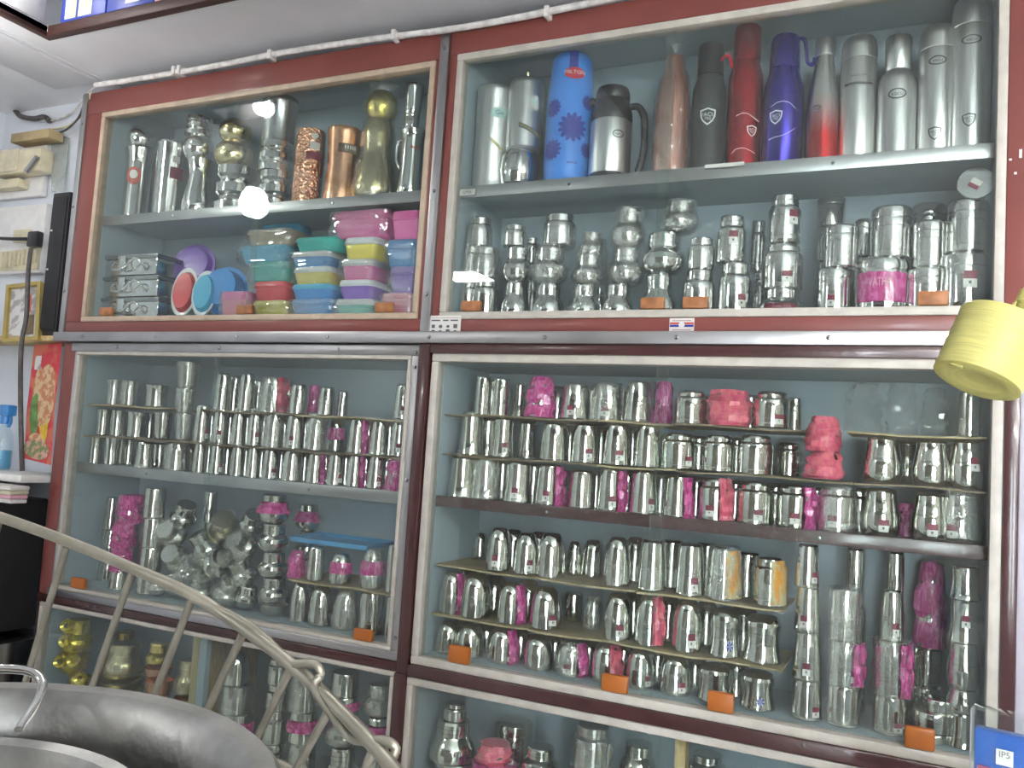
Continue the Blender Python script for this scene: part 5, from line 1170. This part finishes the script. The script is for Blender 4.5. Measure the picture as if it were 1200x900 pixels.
bmc = lathe_bm([(.085, 0), (.092, .006), (.085, .01), (.06, .0), (.0, -.012)], 28)
cc = at(4, 645, -.16); cc.x = min(cc.x, -3.10)
for v in bmc.verts: v.co = Vector((cc.x + v.co.x, -.161 - v.co.z, cc.z + v.co.y)) - bx.location
link('driver_cone', finish(bmc, 'driver_cone', 'black_plastic', 40), bx)
for fx in (XL + .05, -3.0):
    for fy in (-.13, .08): box('foot', fx, fx + .04, fy, fy + .03, .70, .72, 'black_plastic', bx)
o = box('side_stand', XL + .005, -2.72, -.2, .13, 0, .70, 'steel_dark', None, .006); tag(o, 'grey metal stand under the large black speaker box', 'stand')

# ------------------------------------------------------------------ counter, aluminium vessels and wire rack in front
ct = empty('counter', (-.85, -1.5, 0), 'low shop counter carrying the aluminium vessels and wire rack', 'counter')
box('top', -1.35, -.22, -1.95, -1.15, .90, .94, 'board_white', ct, .006); box('front', -1.32, -.26, -1.9, -1.2, 0, .90, 'wall_plain', ct, .004)
PC = Vector((-.625, -1.645, .942)); PR, PZ = .262, 1.195
h = PZ - PC.z
o = link('aluminium_vessel', lathe('aluminium_vessel', [(.20, 0), (.225, .01), (PR - .022, h * .55), (PR - .018, h - .03), (PR + .004, h - .018), (PR + .012, h - .006), (PR + .006, h), (PR - .010, h - .001), (PR - .022, h - .012), (PR - .03, h - .04), (PR - .035, h * .5), (.20, .02), (0, .016)], 'aluminium', 64), None, PC)
tag(o, 'wide aluminium vessel with a rolled rim on the counter', 'vessel')
PC2 = Vector((-.628, -1.66, .975)); R2 = .195; h2 = 1.172 - PC2.z
o = link('aluminium_vessel', lathe('aluminium_vessel', [(.12, 0), (.15, .006), (R2 - .01, h2 - .02), (R2 + .004, h2 - .006), (R2, h2), (R2 - .010, h2 - .003), (R2 - .018, h2 - .02), (.14, .02), (0, .014)], 'aluminium', 64), None, PC2)
tag(o, 'smaller aluminium vessel nested inside the wide one', 'vessel')
o = tube('wire_hook', [atc(-25, 786, .80), atc(10, 784, .80), atc(38, 788, .80), atc(50, 802, .79), atc(42, 825, .77), atc(28, 845, .75), atc(22, 856, .74)], .0042, 'steel_bright', seg=10); tag(o, 'bright bent wire handle hooked over the vessel rim', 'wire handle')
RAIL = [(-60, 588, 1.02), (0, 606, 1.0), (78, 634, .98), (155, 666, .95), (225, 697, .91), (285, 736, .86), (345, 782, .80), (400, 834, .74), (440, 876, .69), (478, 922, .64)]
rk = empty('wire_rack', (-.78, -1.25, .94), 'bent wire dish rack with slanting rods behind the aluminium vessel', 'dish rack')
tube('top_rail', [atc(*q) for q in RAIL], .0062, 'wire', rk, seg=10)
LOW = [(-50, 800, 1.16), (26, 812, 1.12), (100, 828, 1.08), (170, 842, 1.04), (226, 868, .98), (290, 890, .92), (345, 905, .86), (395, 985, .80)]
tube('lower_rail', [atc(*q) for q in LOW], .005, 'wire', rk, seg=8)
for (a_, b_) in (((0, 606, 1.0), (-50, 800, 1.16)), ((78, 640, .978), (26, 812, 1.12)), ((155, 670, .948), (100, 828, 1.08)), ((225, 702, .908), (170, 842, 1.04)), ((285, 742, .858), (226, 868, .98)), ((341, 782, .80), (290, 890, .92)), ((388, 828, .75), (345, 905, .86)), ((437, 880, .69), (395, 985, .80))):
    tube('rod', [atc(*a_), atc(*b_)], .0042, 'wire', rk, seg=8, smoothpath=False)
tube('bent_wire', [atc(*q) for q in ((225, 702, .905), (262, 716, .88), (300, 738, .85), (340, 776, .81), (343, 784, .80))], .0038, 'wire', rk)
tube('bent_wire', [atc(*q) for q in ((345, 778, .795), (368, 778, .775), (376, 790, .77), (368, 806, .765), (385, 832, .75), (408, 862, .73), (424, 868, .71), (452, 868, .685), (464, 878, .68), (458, 892, .675))], .0040, 'wire', rk)
for q in ((-50, 800, 1.16), (395, 985, .80)):
    A = atc(*q); tube('leg', [A, Vector((A.x, A.y, .942))], .005, 'wire', rk, smoothpath=False)

# ------------------------------------------------------------------ twine roll hanging near the end stile
tp = atc(1160, 411, 1.12)
Rt, Ht = .054, .098
tr_ = empty('twine_roll', tp, 'yellow plastic twine roll hanging at a slant before the end stile', 'twine roll')
prof = [(.012, -Ht * .42), (.030, -Ht * .46), (.046, -Ht * .5), (Rt, -Ht * .46)]
n = 16
for i in range(n + 1):
    z = -Ht * .44 + Ht * .88 * i / n
    prof += [(Rt * (1.0 + .012 * math.sin(i * 2.1)), z), (Rt * .985, z + Ht * .88 / n * .5)]
prof += [(.046, Ht * .5), (.03, Ht * .47), (.012, Ht * .44), (.012, -Ht * .42)]
o = link('wound_twine', lathe('wound_twine', prof, 'twine', 40, 60), tr_)
Rm = Matrix.Rotation(math.radians(23), 3, Vector((-.42, .9, 0))) @ Matrix.Rotation(math.radians(-4), 3, 'X')
o.rotation_euler = Rm.to_euler()
tube('loose_end', [tp + Rm @ Vector((-.02, -.03, -Ht * .47)), tp + Rm @ Vector((-.035, -.045, -Ht * .53)), tp + Rm @ Vector((-.02, -.055, -Ht * .55))], .0016, 'twine', tr_)
top = tp + Rm @ Vector((0, 0, Ht * .5))
tube('hanging_cord', [tp + Rm @ Vector((0, 0, -Ht * .4)), top, top + Vector((.03, .0, .06)), top + Vector((.05, 0, .2)), Vector((top.x + .06, top.y, ZT))], .0025, 'twine', tr_)
q = atc(1206, 352, 1.12)
o = link('twine_tuft', lathe('twine_tuft', [(0, -.02), (.012, -.015), (.016, 0), (.01, .015), (0, .02)], 'twine', 12), None, q); o.parent = tr_; o.location = q - tp
# blue packets, lower end
sb_ = empty('side_counter', (.42, -.75, 0), 'end counter carrying the blue packet', 'counter')
pk = atc(1174, 905, 1.02)
box('top', .02, .8, -1.0, -.55, pk.z - .11, pk.z - .09, 'board_white', sb_, .004); box('front', .06, .78, -.97, -.58, 0, pk.z - .11, 'wall_plain', sb_, .004)
pe = empty('blue_packet', (pk.x, pk.y, pk.z - .09), 'clear wrapped blue packet with maroon picture and white number tag', 'packet')
def prot(ob): ob.rotation_euler.z = -.22; return ob
def pbox(n_, x0, x1, y0, y1, z0, z1, m, bev=.002):
    bm = bmesh.new(); addbox(bm, x0, x1, y0, y1, z0, z1, bev); prot(link(n_, finish(bm, n_, m, 35), pe))
pbox('blue_card', -.030, .05, 0, .02, .0, .135, 'packet_blue'); pbox('clear_sleeve', -.034, .054, -.006, .026, .0, .158, 'glass', .001)
pbox('maroon_picture', -.026, .05, -.0025, -.001, 0, .093, 'packet_maroon', 0); pbox('number_tag', -.006, .012, -.0035, -.0022, .099, .117, 'sticker_white', 0)
tb = text_bm('IP5', .010)
for v in tb.verts: v.co = (v.co.x + .003, -.0042, v.co.z + .1115)
prot(link('tag_lettering', finish(tb, 'tag_lettering', 'print_grey'), pe))

# ------------------------------------------------------------------ cartons stored on the loft beside the opening
def carton(x0, x1, y0, y1, h, m, label, face='y'):
    o = box('carton', x0, x1, y0, y1, ZT + .023, ZT + .023 + h, m, None, .003); tag(o, label, 'carton', 'cartons on the loft'); return o
yb = HY1 + .001
o = carton(-2.44, -2.24, yb, yb + .2, .34, 'box_blue', 'blue carton with pale gold candle picture on the loft edge')
flat('candle_picture', polys_bm([rect(-.07, -.02, -.03, .06), rect(-.01, .05, -.03, .10)], 0), (-2.35, yb - .001, ZT + .06), (1, 0, 0), (0, 0, 1), 'cream', o)
o = carton(-2.235, -2.04, yb, yb + .2, .34, 'box_blue', 'deep blue carton with looping white lettering on the loft edge')
flat('carton_lettering', text_bm('Enjoi', .055), (-2.135, yb - .001, ZT + .075), (1, 0, 0), (0, 0, 1), 'print_white', o)
flat('carton_print', polys_bm([rect(-.03, .03, -.006, .006)], 0), (-2.125, yb - .001, ZT + .042), (1, 0, 0), (0, 0, 1), 'print_white', o)
carton(-2.035, -1.76, yb, yb + .2, .34, 'pale_pink', 'pale pink carton beside the blue ones on the loft edge')
carton(-1.755, -1.4, yb, yb + .2, .30, 'plastic_white', 'white carton beside the pale pink one on the loft edge')
carton(HX0 - .25, HX0 - .001, -.46, -.315, .30, 'plastic_white', 'white lined carton near the corner of the loft opening')
carton(HX0 - .25, HX0 - .001, -.515, -.465, .30, 'black_plastic', 'slim black carton between the pale loft cartons')
carton(HX0 - .25, HX0 - .001, -.86, -.52, .30, 'box_grey', 'grey carton on the side edge of the loft opening')
